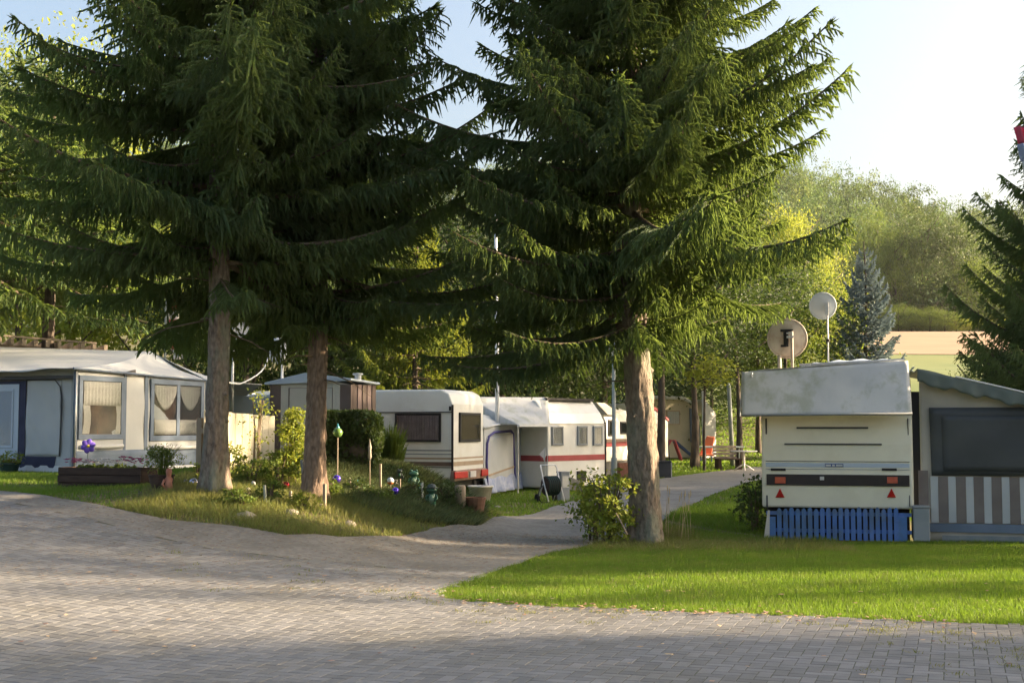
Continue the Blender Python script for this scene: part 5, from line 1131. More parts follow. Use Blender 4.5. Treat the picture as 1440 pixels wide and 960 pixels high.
# ------------------------------------------------------------------ cream board fence
FF2 = Frame.px(287, 19.4, 386, 22.6, .3)
t = thing('board_fence', 'cream board fence glowing in the sun between the two bank spruces', 'fence', FF2)
zt0, zt1 = FF2.uv(287, 577)[1], FF2.uv(386, 585)[1]; n = 20; Lf = FF2.len
for k in range(n):
    x = k*Lf/n; z1 = zt0+(zt1-zt0)*(k/n)+random.Random(k).uniform(-.008, .008)
    MB().box(x+.003, -.02+.004*(k % 2), -.2, x+Lf/n-.003, .0+.004*(k % 2), z1).build('board', M['fence_cream'], t, FF2, bevel=.003)
for z in (.5, 1.2): MB().box(.02, .01, z, Lf-.02, .05, z+.08).build('rail', M['wood'], t, FF2)
for x in (.05, Lf/2, Lf-.1): MB().box(x, .052, -.2, x+.08, .13, min(zt0, zt1)-.05).build('post', M['wood'], t, FF2)
# ------------------------------------------------------------------ hedges, shrubs, vines
def leafy(name, label, cat, loc, rad, n, ncl, size, m, seed, group=None, stems=6, **k):
    V, F = leaf_cloud(n, rad, ncl, size, seed, **k); V[:,2] += rad[2]
    t = thing(name, label, cat, loc=loc, group=group)
    link('foliage', npmesh('foliage', V, [F], m), t)
    r = random.Random(seed); mb = MB()
    for i in range(stems):
        a = r.uniform(0, 6.28); d = r.uniform(.3, .9)
        mb.tube([(0.05*math.cos(a), .05*math.sin(a), -.05), (rad[0]*.35*d*math.cos(a), rad[1]*.35*d*math.sin(a), rad[2]*.9), (rad[0]*.75*d*math.cos(a), rad[1]*.75*d*math.sin(a), rad[2]*1.6)], [.018, .012, .005], 5)
    mb.build('stems', M['twig'], t); return t
def box_hedge(label, x0, x1, y0, y1, h, loc, m, seed, n=16000, rotz=0):
    r = np.random.default_rng(seed); f = r.uniform(0, 1, n); P = np.stack([r.uniform(x0, x1, n), r.uniform(y0, y1, n), r.uniform(0, h, n)], 1)
    s = r.integers(0, 4, n); ins = np.abs(r.normal(0, .05, n))
    P[s==0,1] = y0+ins[s==0]; P[s==1,2] = h-ins[s==1]; P[s==2,0] = x1-ins[s==2]; P[s==3,0] = x0+ins[s==3]
    wob_ = .07*(np.sin(P[:,0]*7+P[:,2]*3)+np.sin(P[:,2]*8+P[:,1]*4))+r.normal(0, .025, n); P[:,1] += wob_; P[:,0] += wob_*.6
    top = h-.12*np.abs((P[:,0]-(x0+x1)/2)/((x1-x0)/2))**3; P[:,2] = np.minimum(P[:,2], top+.05*np.sin(P[:,0]*11)+r.normal(0, .035, n))
    nn = r.normal(0, 1, (n, 3)); nn /= np.linalg.norm(nn, axis=1)[:,None]; a = np.cross(nn, r.normal(0, 1, (n, 3))); a /= np.linalg.norm(a, axis=1)[:,None]; b = np.cross(nn, a)
    sz = r.uniform(.022, .045, n)[:,None]; V = np.stack([P-a*sz, P-b*sz*.6, P+a*sz, P+b*sz*.6], 1).reshape(-1, 3)
    t = thing('hedge', label, 'hedge', loc=loc, rot=rotz); link('foliage', npmesh('foliage', V, [np.arange(4*n).reshape(-1, 4)], m), t)
    mb = MB(); mb.box(x0+.12, y0+.12, 0, x1-.12, y1-.1, h-.2); mb.build('inner_twigs', M['bark_dark'], t); return t
p = gpt(497, 22.0); hz_ = at(497, 577, 22).z-p.z
box_hedge('dense dark green hedge trimmed to a rounded block in front of the shed', -.46, .44, -.3, .9, hz_+.1, (p.x, p.y, p.z-.1), M['leaf_d'], 61)
p = gpt(549, 23.5); hz_ = at(549, 600, 23.5).z-p.z
mb_seed = 0
t = thing('conifer_shrub', 'feathery dark green shrub between hedge and striped caravan', 'shrub', loc=p)
r = np.random.default_rng(5); n = 420; a = r.uniform(0, 6.28, n); rr_ = .17*r.uniform(0, 1, n)**.5; TP = np.stack([rr_*np.cos(a), rr_*np.sin(a), r.uniform(0, .6, n)*hz_], 1)
TD = np.stack([np.cos(a)*rr_*2.6, np.sin(a)*rr_*2.6, np.full(n, 1.0)], 1)+r.normal(0, .12, (n, 3)); V, F = twigs_to_mesh(TP, TD, r.uniform(.25, .55, n)*hz_, r, .055, .014, .03, .012)
link('foliage', npmesh('foliage', V, F, M['leaf_g']), t); MB().tube([(0,0,-.1),(0,0,hz_*.6)], .03, 6).build('stem', M['bark_dark'], t)
p = gpt(412, 19.4); hz_ = at(408, 573, 19.4).z-p.z
leafy('climbing_shrub', 'tall light leaved shrub climbing beside the right spruce of the bank', 'shrub', (p.x, p.y, p.z), (.17, .22, hz_/2), 2400, 60, .05, M['leaf_y'], 62, cr=.34, up=.1)
p = gpt(375, 20.6)
leafy('vine', 'sparse vine with pale leaves climbing in front of the cream fence', 'plant', (p.x-.05, p.y-.5, p.z), (.20, .12, .70), 260, 20, .045, M['leaf_y'], 63, cr=.3, up=.1)
p = gpt(322, 18.9)
leafy('garden_plant', 'low loose plant with yellow green leaves beside the left spruce trunk', 'plant', (p.x, p.y, p.z), (.26, .2, .28), 480, 26, .045, M['leaf_y'], 64, cr=.35)
p = gpt(396, 19.2)
leafy('garden_plant', 'leafy perennial clump under the climbing shrub by the red mirror ball', 'plant', (p.x, p.y, p.z), (.36, .22, .24), 800, 30, .05, M['leaf_g'], 65, cr=.35)
p = gpt(355, 18.6)
leafy('garden_plant', 'low garden perennials in front of the cream fence foot', 'plant', (p.x, p.y, p.z), (.42, .2, .20), 800, 30, .045, M['leaf_g'], 66, cr=.3)
p = gpt(846, 17.6); hz_ = at(846, 655, 17.6).z-p.z
leafy('leafy_bush', 'leafy bush with yellowing leaves at the foot of the path side spruce', 'bush', (p.x+.05, p.y-.25, p.z), (.46, .36, hz_/2+.04), 1900, 46, .056, M['leaf_y'], 67, cr=.24, shell=.25, up=.5, stems=10)
leafy('leafy_bush', 'dark leafy bush behind the yellowing one left of the path side spruce', 'bush', (p.x-.1, p.y+.3, p.z), (.34, .26, hz_/2-.05), 1000, 36, .05, M['leaf_g'], 68, cr=.34, shell=.3, up=.5, stems=8)
p = gpt(1060, 20.0)
leafy('garden_shrub', 'small dark shrub left of the cream caravan rear corner', 'shrub', (p.x, p.y, p.z), (.22, .5, .42), 1200, 34, .05, M['leaf_d'], 69, cr=.35)
for k_, (px_, py_, w_2, h_2, m_2, lb_2) in enumerate([(462, 700, .22, .16, 'leaf_g', 'green perennial clump right of the sunlit spruce foot'), (500, 698, .30, .14, 'leaf_d', 'dark low plant cushion below the trimmed hedge'),
        (424, 716, .24, .12, 'leaf_y', 'yellowish low plant on the bank below the climbing shrub'), (335, 712, .22, .13, 'leaf_g', 'low green plant on the bank right of the grey spruce trunk'),
        (575, 697, .34, .13, 'leaf_d', 'spreading dark plant below the big green frog'), (625, 705, .34, .16, 'leaf_d', 'bushy dark plant left of the grey post'), (380, 705, .20, .16, 'leaf_g', 'leafy green plant at the foot of the grey green stake'), (530, 706, .28, .12, 'leaf_g', 'green plant cushion at the top edge of the rockery')]):
    q_ = gp(px_, py_); leafy('garden_plant', lb_2, 'plant', (q_[0], q_[1], tz(*q_)-.03), (w_2, w_2*.7, h_2), 620, 26, .04, M[m_2], 300+k_, cr=.33, up=.5)
p = gpt(312, 22); leafy('garden_plant', 'small yellow green sprig left of the left spruce foot', 'plant', (gpt(280,18).x, 18.0, gpt(280,18).z), (.07, .07, .17), 120, 10, .04, M['leaf_y'], 70, cr=.5)
# tall dry grass right of the path side spruce
r = np.random.default_rng(8); q = gp(945, 762); P = np.array(q)+r.normal(0, 1, (420, 2))*np.array([.17, .14])
tt = blades('tall_grass_tuft', P, .30, .010, M['grass_dry'], .22, 9); 
t = thing('grass_stalks', 'tall dry grass stalks with seed heads right of the path side spruce trunk', 'grass', loc=(q[0], q[1], tz(*q)))
mb = MB(); rr = random.Random(3)
for k in range(11):
    x, y = rr.uniform(-.22, .28), rr.uniform(-.15, .15); l = rr.uniform(.45, .72); dx = rr.uniform(-.1, .16)
    mb.tube([(x, y, 0), (x+dx*.4, y, l*.6), (x+dx, y, l)], [.004, .003, .002], 4); mb.ball((x+dx*1.02, y, l+.03), (.008, .008, .05), 5, 4)
mb.build('stalks', mat('straw', (.42,.34,.2), rough=.9), t)
# leaning stick against the spruce
a, b = at(882, 751, 17.0), at(866, 721, 16.98)
tag(MB().tube([tuple(a), tuple((a+b)/2+Vector((0,0,.01))), tuple(b)], .009, 6).build('stick', M['tan']), 'thin reddish stick leaning by the foot of the path side spruce', 'stick')
# ------------------------------------------------------------------ flower box, pots
_a, _b = gp(81, 684), gp(198, 684); p0 = Vector((*_a, tz(*_a))); p1 = Vector((*_b, tz(*_b)))
FPL = Frame(p0.x, p0.y, min(p0.z, p1.z)+.0, math.atan2(p1.y-p0.y, p1.x-p0.x)); Lp = math.hypot(p1.x-p0.x, p1.y-p0.y); hpz = FPL.uv(140, 657)[1]
t = thing('planter_box', 'long dark brown plank flower box with white and magenta flowers before the tent', 'planter', FPL)
for i in range(3):
    z0 = -.05+i*(hpz+.05)/3; MB().box(0, -.012*(i % 2), z0+.004, Lp, .02, z0+(hpz+.05)/3-.004).build('plank', M['wood_dark'], t, FPL, bevel=.006)
    MB().box(0, .40, z0, Lp, .42, z0+(hpz+.05)/3-.004).build('plank', M['wood_dark'], t, FPL)
for x in (0, Lp-.02): MB().box(x, .021, -.05, x+.02, .399, hpz-.002).build('end_plank', M['wood_dark'], t, FPL)
MB().box(.021, .022, hpz-.08, Lp-.021, .398, hpz-.04).build('soil', M['soil'], t, FPL)
def flowers(parent, x0, x1, y0, y1, z, n, m, seed, fr=None, s=.028, name='flowers', h=.06):
    r = random.Random(seed); mb = MB()
    for i in range(n):
        x, y, zz = r.uniform(x0, x1), r.uniform(y0, y1), z+r.uniform(0, h)
        for k in range(5):
            a = k*1.257+r.uniform(0, 1); dx, dy = math.cos(a)*s, math.sin(a)*s
            mb.add([(x, y, zz), (x+dx-dy*.5, y+dy+dx*.5, zz+s*.5), (x+dx*1.2, y+dy*1.2, zz+s*.4), (x+dx+dy*.5, y+dy-dx*.5, zz+s*.5)], [(0, 1, 2, 3)])
    return tag(mb.build(name, m, parent, fr), kind='stuff')
V, F = leaf_cloud(700, (Lp/2-.05, .16, .03), 40, .035, 5, cr=.12); V += np.array([Lp/2, .2, hpz+.0]); link('foliage', npmesh('foliage', FR[t.name].local(FPL.world(V)), [F], M['leaf_g']), t)
flowers(t, .08, .42, .0, .3, hpz+.05, 34, M['flower_p'], 1, FPL, s=.03); flowers(t, .40, .95, .0, .3, hpz+.05, 80, M['flower_w'], 2, FPL, s=.028); flowers(t, .90, Lp-.06, .0, .3, hpz+.05, 36, M['flower_p'], 3, FPL, h=.1, s=.03)
# purple flower wind spinner
p = at(124, 627, 19.6); bz = tz(p.x, p.y)
t = thing('flower_spinner', 'violet flower shaped wind spinner with yellow centre above the flower box', 'garden ornament', loc=(p.x, p.y, bz), rot=-math.atan2(p.x, p.y))
h_ = p.z-bz; MB().tube([(0, .02, 0), (0, .02, h_)], .007, 6).build('stick', M['steel_green'], t)
for k in range(6):
    a = k*math.pi/3+.3; cx_, cz_ = math.cos(a)*.055, h_+math.sin(a)*.055
    mb = MB(); mb.ball((0, 0, 0), (.058, .016, .046), 10, 6); c, s = math.cos(a), math.sin(a)
    mb.v = [(x*c-z*s+cx_, y, x*s+z*c+cz_) for x, y, z in mb.v]; mb.build('petal', M['flower_v'], t, smooth=True)
MB().ball((0, -.015, h_), (.024, .014, .024), 10, 6).build('centre', M['flower_y'], t, smooth=True)
# potted plant
_a = gp(227, 689); p = Vector((*_a, tz(*_a))); hp = at(227, 667, p.y).z-p.z
t = thing('potted_plant', 'bushy pale green plant in a dark pot right of the flower box', 'potted plant', loc=p)
MB().lathe([(.12, 0), (.15, hp*.5), (.165, hp-.02), (.175, hp-.02), (.175, hp), (.15, hp), (.15, hp-.05), (.01, hp-.05)], 20).build('pot', M['wood_dark'], t, smooth=False, bevel=.004)
r = np.random.default_rng(6); n = 90; a = r.uniform(0, 6.28, n); TP = np.zeros((n, 3)); TP[:,2] = hp-.05; TP[:,0] = r.normal(0, .05, n); TP[:,1] = r.normal(0, .05, n)
mb = MB()
for i in range(46):
    ang = r.uniform(0, 6.28); sp = r.uniform(.05, .27); l = r.uniform(.28, .42); mb.tube([(0.03*math.cos(ang), .03*math.sin(ang), hp-.05), (sp*.5*math.cos(ang), sp*.5*math.sin(ang), hp+l*.6), (sp*math.cos(ang), sp*math.sin(ang), hp+l)], [.004, .003, .002], 4)
mb.build('stems', M['leaf_g'], t)
V, F = leaf_cloud(1700, (.27, .24, .20), 60, .035, 9, cr=.25, shell=.2, aspect=.35); V[:,2] += hp+.22; link('foliage', npmesh('foliage', V, [F], M['leaf_g']), t)
flowers(t, -.2, .22, -.2, .1, hp+.3, 9, M['flower_w'], 7, s=.014, name='blossoms', h=.14)
# terracotta figure by the pot
_a = gp(237, 692); p = Vector((*_a, tz(*_a))); t = thing('garden_figure', 'small reddish clay figure standing against the dark pot', 'garden ornament', loc=p)
mb = MB(); mb.lathe([(.05, 0), (.06, .05), (.045, .12), (.055, .17), (.03, .20), (.035, .23), (.045, .26), (.035, .30), (.005, .31)], 12); mb.build('figure_body', M['terracotta'], t, smooth=True)
MB().tube([(-.05, -.03, .16), (-.07, -.06, .10), (-.03, -.07, .06)], [.018, .015, .012], 6).build('arm', M['terracotta'], t, smooth=True)
# green pot at the tent wall
p = gpt(16, 22.3) ; p = Vector((p.x, 22.3, p.z)); hp = at(16, 650, 22.3).z-p.z
t = thing('potted_plant', 'dark green pot with orange and green plants at the left tent wall', 'potted plant', loc=p)
MB().lathe([(.13, 0), (.17, hp-.04), (.19, hp-.04), (.19, hp), (.16, hp), (.16, hp-.05), (.01, hp-.05)], 20).build('pot', M['pot_green'], t, bevel=.004)
V, F = leaf_cloud(700, (.26, .22, .12), 30, .05, 10, cr=.3, aspect=.3); V[:,2] += hp+.08; link('foliage', npmesh('foliage', V, [F], M['leaf_y']), t)
flowers(t, -.05, .2, -.2, .0, hp+.0, 14, M['flower_o'], 8, s=.025)
# ------------------------------------------------------------------ mirror balls, stakes, stones
def ballthing(label, px, py, rpx, Y, m, stick=True, tip=None, name='mirror_ball', band=None, cat='garden ball'):
    p = at(px, py, Y); bz = tz(p.x, p.y); r = .86*rpx/FPX*Y; h = max(p.z-bz, r*.8)
    t = thing(name, label, cat, loc=(p.x, p.y, bz))
    mb = MB(); mb.ball((0, 0, h), r, 20, 12)
    if band: 
        for i, f in enumerate(mb.f):
            zc_ = sum(mb.v[j][2] for j in f)/len(f)-h
            mb.mi[i] = 1 if zc_ < -.15*r else 0
        mb.build('ball', [m, band], t, smooth=True)
    else: mb.build('ball', m, t, smooth=True)
    if tip: MB().lathe([(r*.55, h+r*.75), (r*.25, h+r*1.25), (.004, h+r*1.9)], 12).build('tip', tip, t, smooth=True)
    if stick: MB().tube([(0, 0, -.08), (0, 0, h-r*.6)], .010, 6).build('stick', M['wood'], t)
    else: MB().lathe([(r*.5, 0), (r*.35, max(h-r*.95, .015))], 10).build('foot', M['wood_dark'], t)
    return t
ballthing('lilac silver mirror ball on the grass left of the grey spruce foot', 272, 684, 7.5, 17.6, M['ball_silver'], False)
ballthing('navy mirror ball just left of the lilac silver one', 261, 683, 5, 17.9, M['ball_navy'], False)
ballthing('white ceramic ball in the grass in front of the dark pot', 222, 688, 6, 17.9, M['white_cer'], False)
ballthing('red mirror ball on a stake between the two bank spruces', 402, 684, 6.5, 18.6, M['ball_red'])
ballthing('violet mirror ball just right of the sunlit spruce trunk', 473.5, 673.5, 7, 19.5, M['ball_violet'])
ballthing('violet mirror ball low beside the orange and blue glass ball', 556, 690, 6, 20.2, M['ball_violet'])
ballthing('glass ball with pale blue top and orange bottom on a stake', 549, 676, 6, 20.6, M['ball_pale'], band=M['ball_orange'])
ballthing('lime green glass drop with teal tip hanging on a stick before the hedge', 475, 608, 8, 20.2, M['ball_green'], tip=M['ball_teal'], name='glass_drop')
ballthing('small navy ball low in the ground cover of the rockery', 524, 694, 4, 20, M['ball_navy'])
ballthing('pale blue glass ball between hedge and wooden stakes', 503, 682, 5, 20.0, M['ball_pale'], tip=M['ball_teal'])
ballthing('small white ceramic ball at the foot of the cream fence', 356, 687, 4, 18.4, M['white_cer'], False)
ballthing('white egg shaped ceramic ornament lower on the bank below the fence', 349, 699, 4.5, 17.4, M['white_cer'], False)
ballthing('tiny beige ball ornament left of the navy one on the mound', 511, 690, 3.5, 20, M['tan'])
def stake(label, px, y0, y1, Y, w=.016, m='wood', dx=0):
    a = at(px, y1, Y); z = tz(a.x, a.y); b = at(px+dx, y0, Y)
    tag(MB().tube([(a.x, a.y, z-.1), (b.x, b.y, b.z)], w, 6).build('stake', M[m]), label, 'stake')
stake('tall thin stake with dry seed head in front of the hedge', 520, 640, 700, 20.2, .008)
p = at(520, 633, 20.2); tag(MB().lathe([(.008, -.16), (.03, -.10), (.022, 0), (.03, .05), (.012, .12), (.003, .18)], 8, c=(p.x, p.y, p.z)).build('wind_ornament', M['stone'], smooth=True), 'pale slender ornament on top of the thin stake before the hedge', 'garden ornament')
stake('pale wooden stake between the hedge and the striped caravan', 535, 652, 697, 20.4, .02)
stake('short thick stake right of the sunlit spruce base', 456.5, 680, 718, 17.6, .026)
stake('short stake behind the violet ball on the bank', 492, 673, 692, 19.8, .022)
stake('pale short stake next to the frog figures', 562.5, 673, 689, 21, .014)
stake('small white marker stake right of the frogs', 594, 678, 688, 21.2, .016, 'pole_white')
stake('reddish short stake left of the red mirror ball', 397, 682, 702, 18.2, .022, 'wood_red')
stake('pale stake below the red mirror ball', 408.5, 690, 718, 17.3, .022)
stake('grey green stake leaning in the plants below the cream fence', 374, 682, 728, 16.7, .02, 'steel_green', -2)
stake('grey board leaning against the sunlit spruce from the left', 431, 646, 688, 18.6, .022, 'grey', -7)
r_ = random.Random(44)
for k, (px, py, s, lb) in enumerate([(448, 713, .10, 'pale rounded stone at the foot of the sunlit spruce'), (542, 717, .13, 'pale stone on the lower edge of the rockery mound'), (583, 706, .14, 'flat pale stone in the ground cover of the mound'),
        (588, 731, .08, 'small stone near the path edge below the mound'), (630, 722, .09, 'stone at the right end of the mound'), (345, 728, .15, 'flat light stone at the lower bank edge left'), (408, 722, .11, 'light stone on the bank below the red mirror ball'),
        (490, 738, .11, 'stone in the short grass at the bottom of the bank'), (655, 720, .09, 'grey stone beside the wooden crate'), (700, 713, .07, 'little stone in the grass before the porch awning')]):
    x, y = gp(px, py); mb = MB(); mb.ball((0, 0, 0), (s, s*.7, s*.5), 9, 6)
    mb.v = [(a*(1+r_.uniform(-.15, .15)), b*(1+r_.uniform(-.15, .15)), c*(1+r_.uniform(-.15, .15))) for a, b, c in mb.v]
    tag(mb.build('stone', M['stone'], smooth=True, loc=(x, y, tz(x, y)-s*.02)), lb, 'stone')
# ------------------------------------------------------------------ frogs
def frog(label, px, pyb, h, Y, m, m2, sit=True, hat=None, rot=0):
    g = at(px, pyb, Y); t = thing('frog_statue', label, 'garden statue', loc=(g.x, g.y, min(g.z, tz(g.x, g.y)+.06)), rot=rot)
    s = h
    mb = MB(); mb.ball((0, 0, .34*s), (.22*s, .20*s, .34*s), 16, 10); mb.ball((0, -.03*s, .76*s), (.25*s, .20*s, .15*s), 16, 10); mb.build('frog_body', m, t, smooth=True)
    for sx in (-1, 1):
        e = MB().ball((sx*.13*s, -.05*s, .90*s), .075*s, 10, 7).build('eye', m, t, smooth=True)
        MB().ball((sx*.14*s, -.115*s, .91*s), .028*s, 8, 5).build('pupil', M['black'], e, smooth=True)
        MB().tube([(sx*.18*s, -.02*s, .55*s), (sx*.26*s, -.12*s, .40*s), (sx*.16*s, -.24*s, .30*s)], [.06*s, .05*s, .04*s], 8).build('arm', m, t, smooth=True)
        MB().tube([(sx*.16*s, 0, .18*s), (sx*.34*s, -.16*s, .26*s), (sx*.26*s, -.26*s, .03*s), (sx*.34*s, -.36*s, .02*s)] if sit else [(sx*.10*s, 0, .15*s), (sx*.13*s, -.1*s, -.02*s), (sx*.12*s, -.06*s, -.30*s), (sx*.16*s, -.2*s, -.34*s)], [.09*s, .075*s, .05*s, .035*s], 8).build('leg', m, t, smooth=True)
    MB().ball((0, -.12*s, .36*s), (.13*s, .12*s, .22*s), 12, 8).build('belly', m2, t, smooth=True)
    MB().tube([(-.20*s, -.16*s, .745*s), (-.1*s, -.225*s, .72*s), (.1*s, -.225*s, .72*s), (.20*s, -.16*s, .745*s)], .012*s, 5).build('mouth', M['black'], t)
    if hat: MB().lathe([(.30*s, .86*s), (.31*s, .88*s), (.19*s, .90*s), (.17*s, 1.02*s), (.01*s, 1.05*s)], 16).build('hat', hat, t, smooth=True)
    return t
frog('green glazed frog statue sitting on the mound before the striped caravan', 582, 673, .34, 21.5, M['frog'], M['frog_pale'])
frog('small dark frog figure sitting left of the big green frog', 562, 673, .19, 21.6, M['frog_dark'], M['frog'])
frog('frog statue with dark hat and pale belly perched with dangling legs, right one', 607, 683, .36, 21.0, M['frog'], M['frog_pale'], sit=False, hat=M['frog_dark'])
frog('tiny grey white frog figure at the left end of the frog group', 557, 674, .13, 21.2, M['stone'], M['white_cer'])
# crates, posts near caravan C
x, y = gp(669, 722); t = thing('wooden_crate', 'reddish brown wooden pot standing below the striped caravan rear', 'plant pot', loc=(x, y, tz(x, y)))
MB().lathe([(.13, 0), (.17, .24), (.18, .24), (.18, .28), (.15, .28), (.15, .24), (.01, .22)], 14).build('pot', M['wood_red'], t); MB().lathe([(.149, .225), (.01, .245)], 14).build('soil', M['soil'], t)
x, y = gp(647, 715); t = thing('stone_post', 'short grey cylindrical post beside the reddish pot', 'post', loc=(x, y, tz(x, y)))
MB().lathe([(.10, -.05), (.095, .36), (.08, .39), (.01, .395)], 14).build('post', M['wood'], t, smooth=True)
p = at(675, 690, 27); t = thing('white_bucket', 'pale tub stored under the striped caravan rear', 'bucket', loc=(p.x, 27.5, tz(p.x, 27.5)))
MB().lathe([(.2, 0), (.26, .3), (.28, .3), (.28, .33), (.24, .33), (.24, .28), (.01, .27)], 16).build('tub', M['white_cer'], t, smooth=True); MB().tube([(-.26, 0, .31), (-.15, -.1, .2), (.15, -.1, .2), (.26, 0, .31)], .01, 5).build('handle', M['steel'], t)
# ------------------------------------------------------------------ hose reel by caravan D
x, y = gp(775, 706); Y = y
t = thing('hose_reel', 'hose reel cart with white tube frame beside the red striped caravan', 'hose reel', loc=(x, y, tz(x, y)), rot=.5)
for sx in (-.2, .2):
    MB().tube([(sx, -.25, 0), (sx, -.02, .45), (sx, .10, .75), (sx*.9, .14, .80)], .016, 8).build('side_tube', M['pole_white'], t, smooth=True)
    MB().tube([(sx, .25, 0), (sx, 0, .40)], .014, 8).build('rear_tube', M['pole_white'], t, smooth=True)
    MB().tube([(sx*1.1-.02, .22, .09), (sx*1.1+.02, .22, .09)], .09, 14).build('wheel', M['black'], t)
MB().tube([(-.19, .14, .80), (.19, .14, .80)], .016, 8).build('handle', M['pole_white'], t, smooth=True)
MB().tube([(-.16, 0, .36), (.16, 0, .36)], .19, 18).build('hose_coil', M['wood_dark'], t, bevel=.02)
mb = MB()
for k in range(6): mb.tube([(-.13+k*.05, .2*math.cos(a_), .36+.2*math.sin(a_)) if 0 else (-.13+k*.05, .2*math.cos(a_), .36+.2*math.sin(a_)) for a_ in np.linspace(0, 6.28, 17)], .014, 5, cap=False)
mb.build('hose', M['pot_green'], t, smooth=True)
MB().tube([(-.22, 0, .36), (-.34, -.1, .30), (-.42, -.15, .15), (-.36, -.2, .02), (-.2, -.3, .02)], .012, 6).build('loose_hose', M['black'], t, smooth=True)
x, y = gp(792, 704); t = thing('utility_box', 'narrow grey service box right of the hose reel', 'utility box', loc=(x, y, tz(x, y)), rot=.5)
MB().box(-.11, -.1, 0, .11, .1, .62).build('box_body', M['grey'], t, bevel=.01); MB().box(-.12, -.11, .621, .12, .11, .65).build('lid', M['grey'], t, bevel=.006); MB().box(-.08, -.108, .3, .08, -.101, .55).build('door', M['steel'], t)
x, y = gp(806, 690); t = thing('step_box', 'grey box leaning below the hatch of the red striped caravan', 'box', loc=(x, y, tz(x, y)), rot=.3)
MB().prism([(-.22, -.15, .05), (.18, -.15, -.02), (.24, -.15, .22), (-.12, -.15, .36)], (0, .3, 0)).build('box_body', M['stone'], t, bevel=.01)
# garden pinwheel flag at D
p = at(766, 640, 31.5); t = thing('small_pennant', 'small red and white pennant in front of the red striped caravan', 'pennant', loc=(p.x, p.y, tz(p.x, p.y)))
hh = p.z-tz(p.x, p.y); MB().tube([(0, 0, 0), (0, 0, hh+.2)], .010, 6).build('stick', M['steel'], t)
MB().prism([(0, 0, hh+.18), (-.14, 0, hh+.02), (-.02, 0, hh-.12), (.03, 0, hh-.02)], (0, .006, 0)).build('pennant_cloth', M['flower_w'], t); MB().prism([(-.14, -.004, hh+.02), (-.08, -.004, hh-.12), (-.02, -.004, hh-.08)], (0, .003, 0)).build('red_tip', M['red'], t)
# ------------------------------------------------------------------ poles and flags
p = gpt(700, 32); t = thing('flag_pole', 'tall slender white pole rising behind the porch awning', 'pole', loc=p); h_ = at(697, 300, 32).z-p.z
MB().tube([(0, 0, 0), (-.02, 0, h_*.5), (-.06, 0, h_)], [.055, .05, .035], 12).build('pole', M['pole_white'], t, smooth=True); MB().ball((-.06, 0, h_+.05), .07, 10, 6).build('finial', M['steel'], t, smooth=True)
p = gpt(863, 30); t = thing('lamp_post', 'grey green lamp post left of the path side spruce trunk', 'lamp post', loc=p); h_ = at(865, 492, 30).z-p.z
MB().tube([(0, 0, 0), (0, 0, .9), (0, 0, .92), (0, 0, h_)], [.07, .07, .048, .04], 12).build('pole', M['steel_green'], t, smooth=True)
MB().lathe([(.03, h_-.1), (.12, h_), (.18, h_+.03), (.2, h_+.10), (.10, h_+.16), (.02, h_+.19)], 14).build('lamp_head', M['dish_grey'], t, smooth=True)
def flag(label, px, pyt, pyb, wpx, Y, poletop, cols, poledx=-9, seed=1):
    p = at(px, pyt, Y); q = at(px+poledx, poletop, Y); g = tz(q.x, q.y); t = thing('flag', label, 'flag', loc=(q.x, q.y, g))
    MB().tube([(0, 0, 0), (0, 0, q.z-g)], .03, 8).build('pole', M['steel_green'], t, smooth=True)
    zt_, zb_ = p.z-g, at(px, pyb, Y).z-g; w_ = wpx/FPX*Y; dx = p.x-q.x; n = len(cols)
    for i, c in enumerate(cols):
        z1 = zt_+(zb_-zt_)*i/n; z0 = zt_+(zb_-zt_)*(i+1)/n
        MB().grid((dx-w_/2+.04*i, 0, z0), (dx+w_/2+.04*i, 0, z0), (dx+w_/2+.04*(i-1), 0, z1), (dx-w_/2+.04*(i-1), 0, z1), 14, 4, lambda u, v: (0, .05*math.sin(u*11+i+v), 0), thick=.004).build('flag_cloth', c, t, smooth=True)
    return t
RW = mat('flag white', (.72,.72,.74), rough=.8, transl=.3); RR = mat('flag red', (.55,.10,.10), rough=.8, transl=.3); RB = mat('flag light blue', (.35,.42,.62), rough=.8, transl=.3); RP = mat('flag rose red', (.62,.12,.2), rough=.8, transl=.3)
flag('hanging red and white flag on a pole behind the pale tent', 243, 422, 505, 15, 33, 400, [RR, RW, RR, RW, RR, RW])
flag('blue white and red flag hanging into view at the right edge', 1440, 178, 300, 17, 15.5, 170, [RP, RB, RW, RW, RP], poledx=9)
# ------------------------------------------------------------------ far lawn furniture
x, y = gp(933, 672); t = thing('waste_bin', 'dark square waste bin at the foot of the dark straight trunk', 'waste bin', loc=(x, y, tz(x, y)))
MB().box(-.22, -.2, 0, .22, .2, .5).build('bin_body', M['darkgrey'], t, bevel=.02); MB().box(-.24, -.22, .501, .24, .22, .55).build('lid', M['darkgrey'], t, bevel=.015); MB().box(.225, -.18, .02, .25, .15, .5).build('light_edge', M['steel'], t)
MB().tube([(.20, 0, .5), (.16, 0, 1.15)], .014, 6).build('post', M['black'], t)
x, y = gp(948, 626); y = 60.0; x = (947-720)/FPX*y
t = thing('playground_slide', 'red playground frame with dark slide on the far lawn', 'slide', loc=(x, y, tz(x, y)))
for yy in (-.3, .3):
    MB().tube([(-.75, yy, 0), (-.15, yy, 1.0)], .05, 8).build('ladder_side', M['red'], t); MB().tube([(.35, yy, 0), (.0, yy, 1.0)], .05, 8).build('support_bar', M['red'], t)
for k in range(3): MB().tube([(-.65+.18*k, -.3, .2+.28*k), (-.65+.18*k, .3, .2+.28*k)], .03, 6).build('rung', M['red'], t)
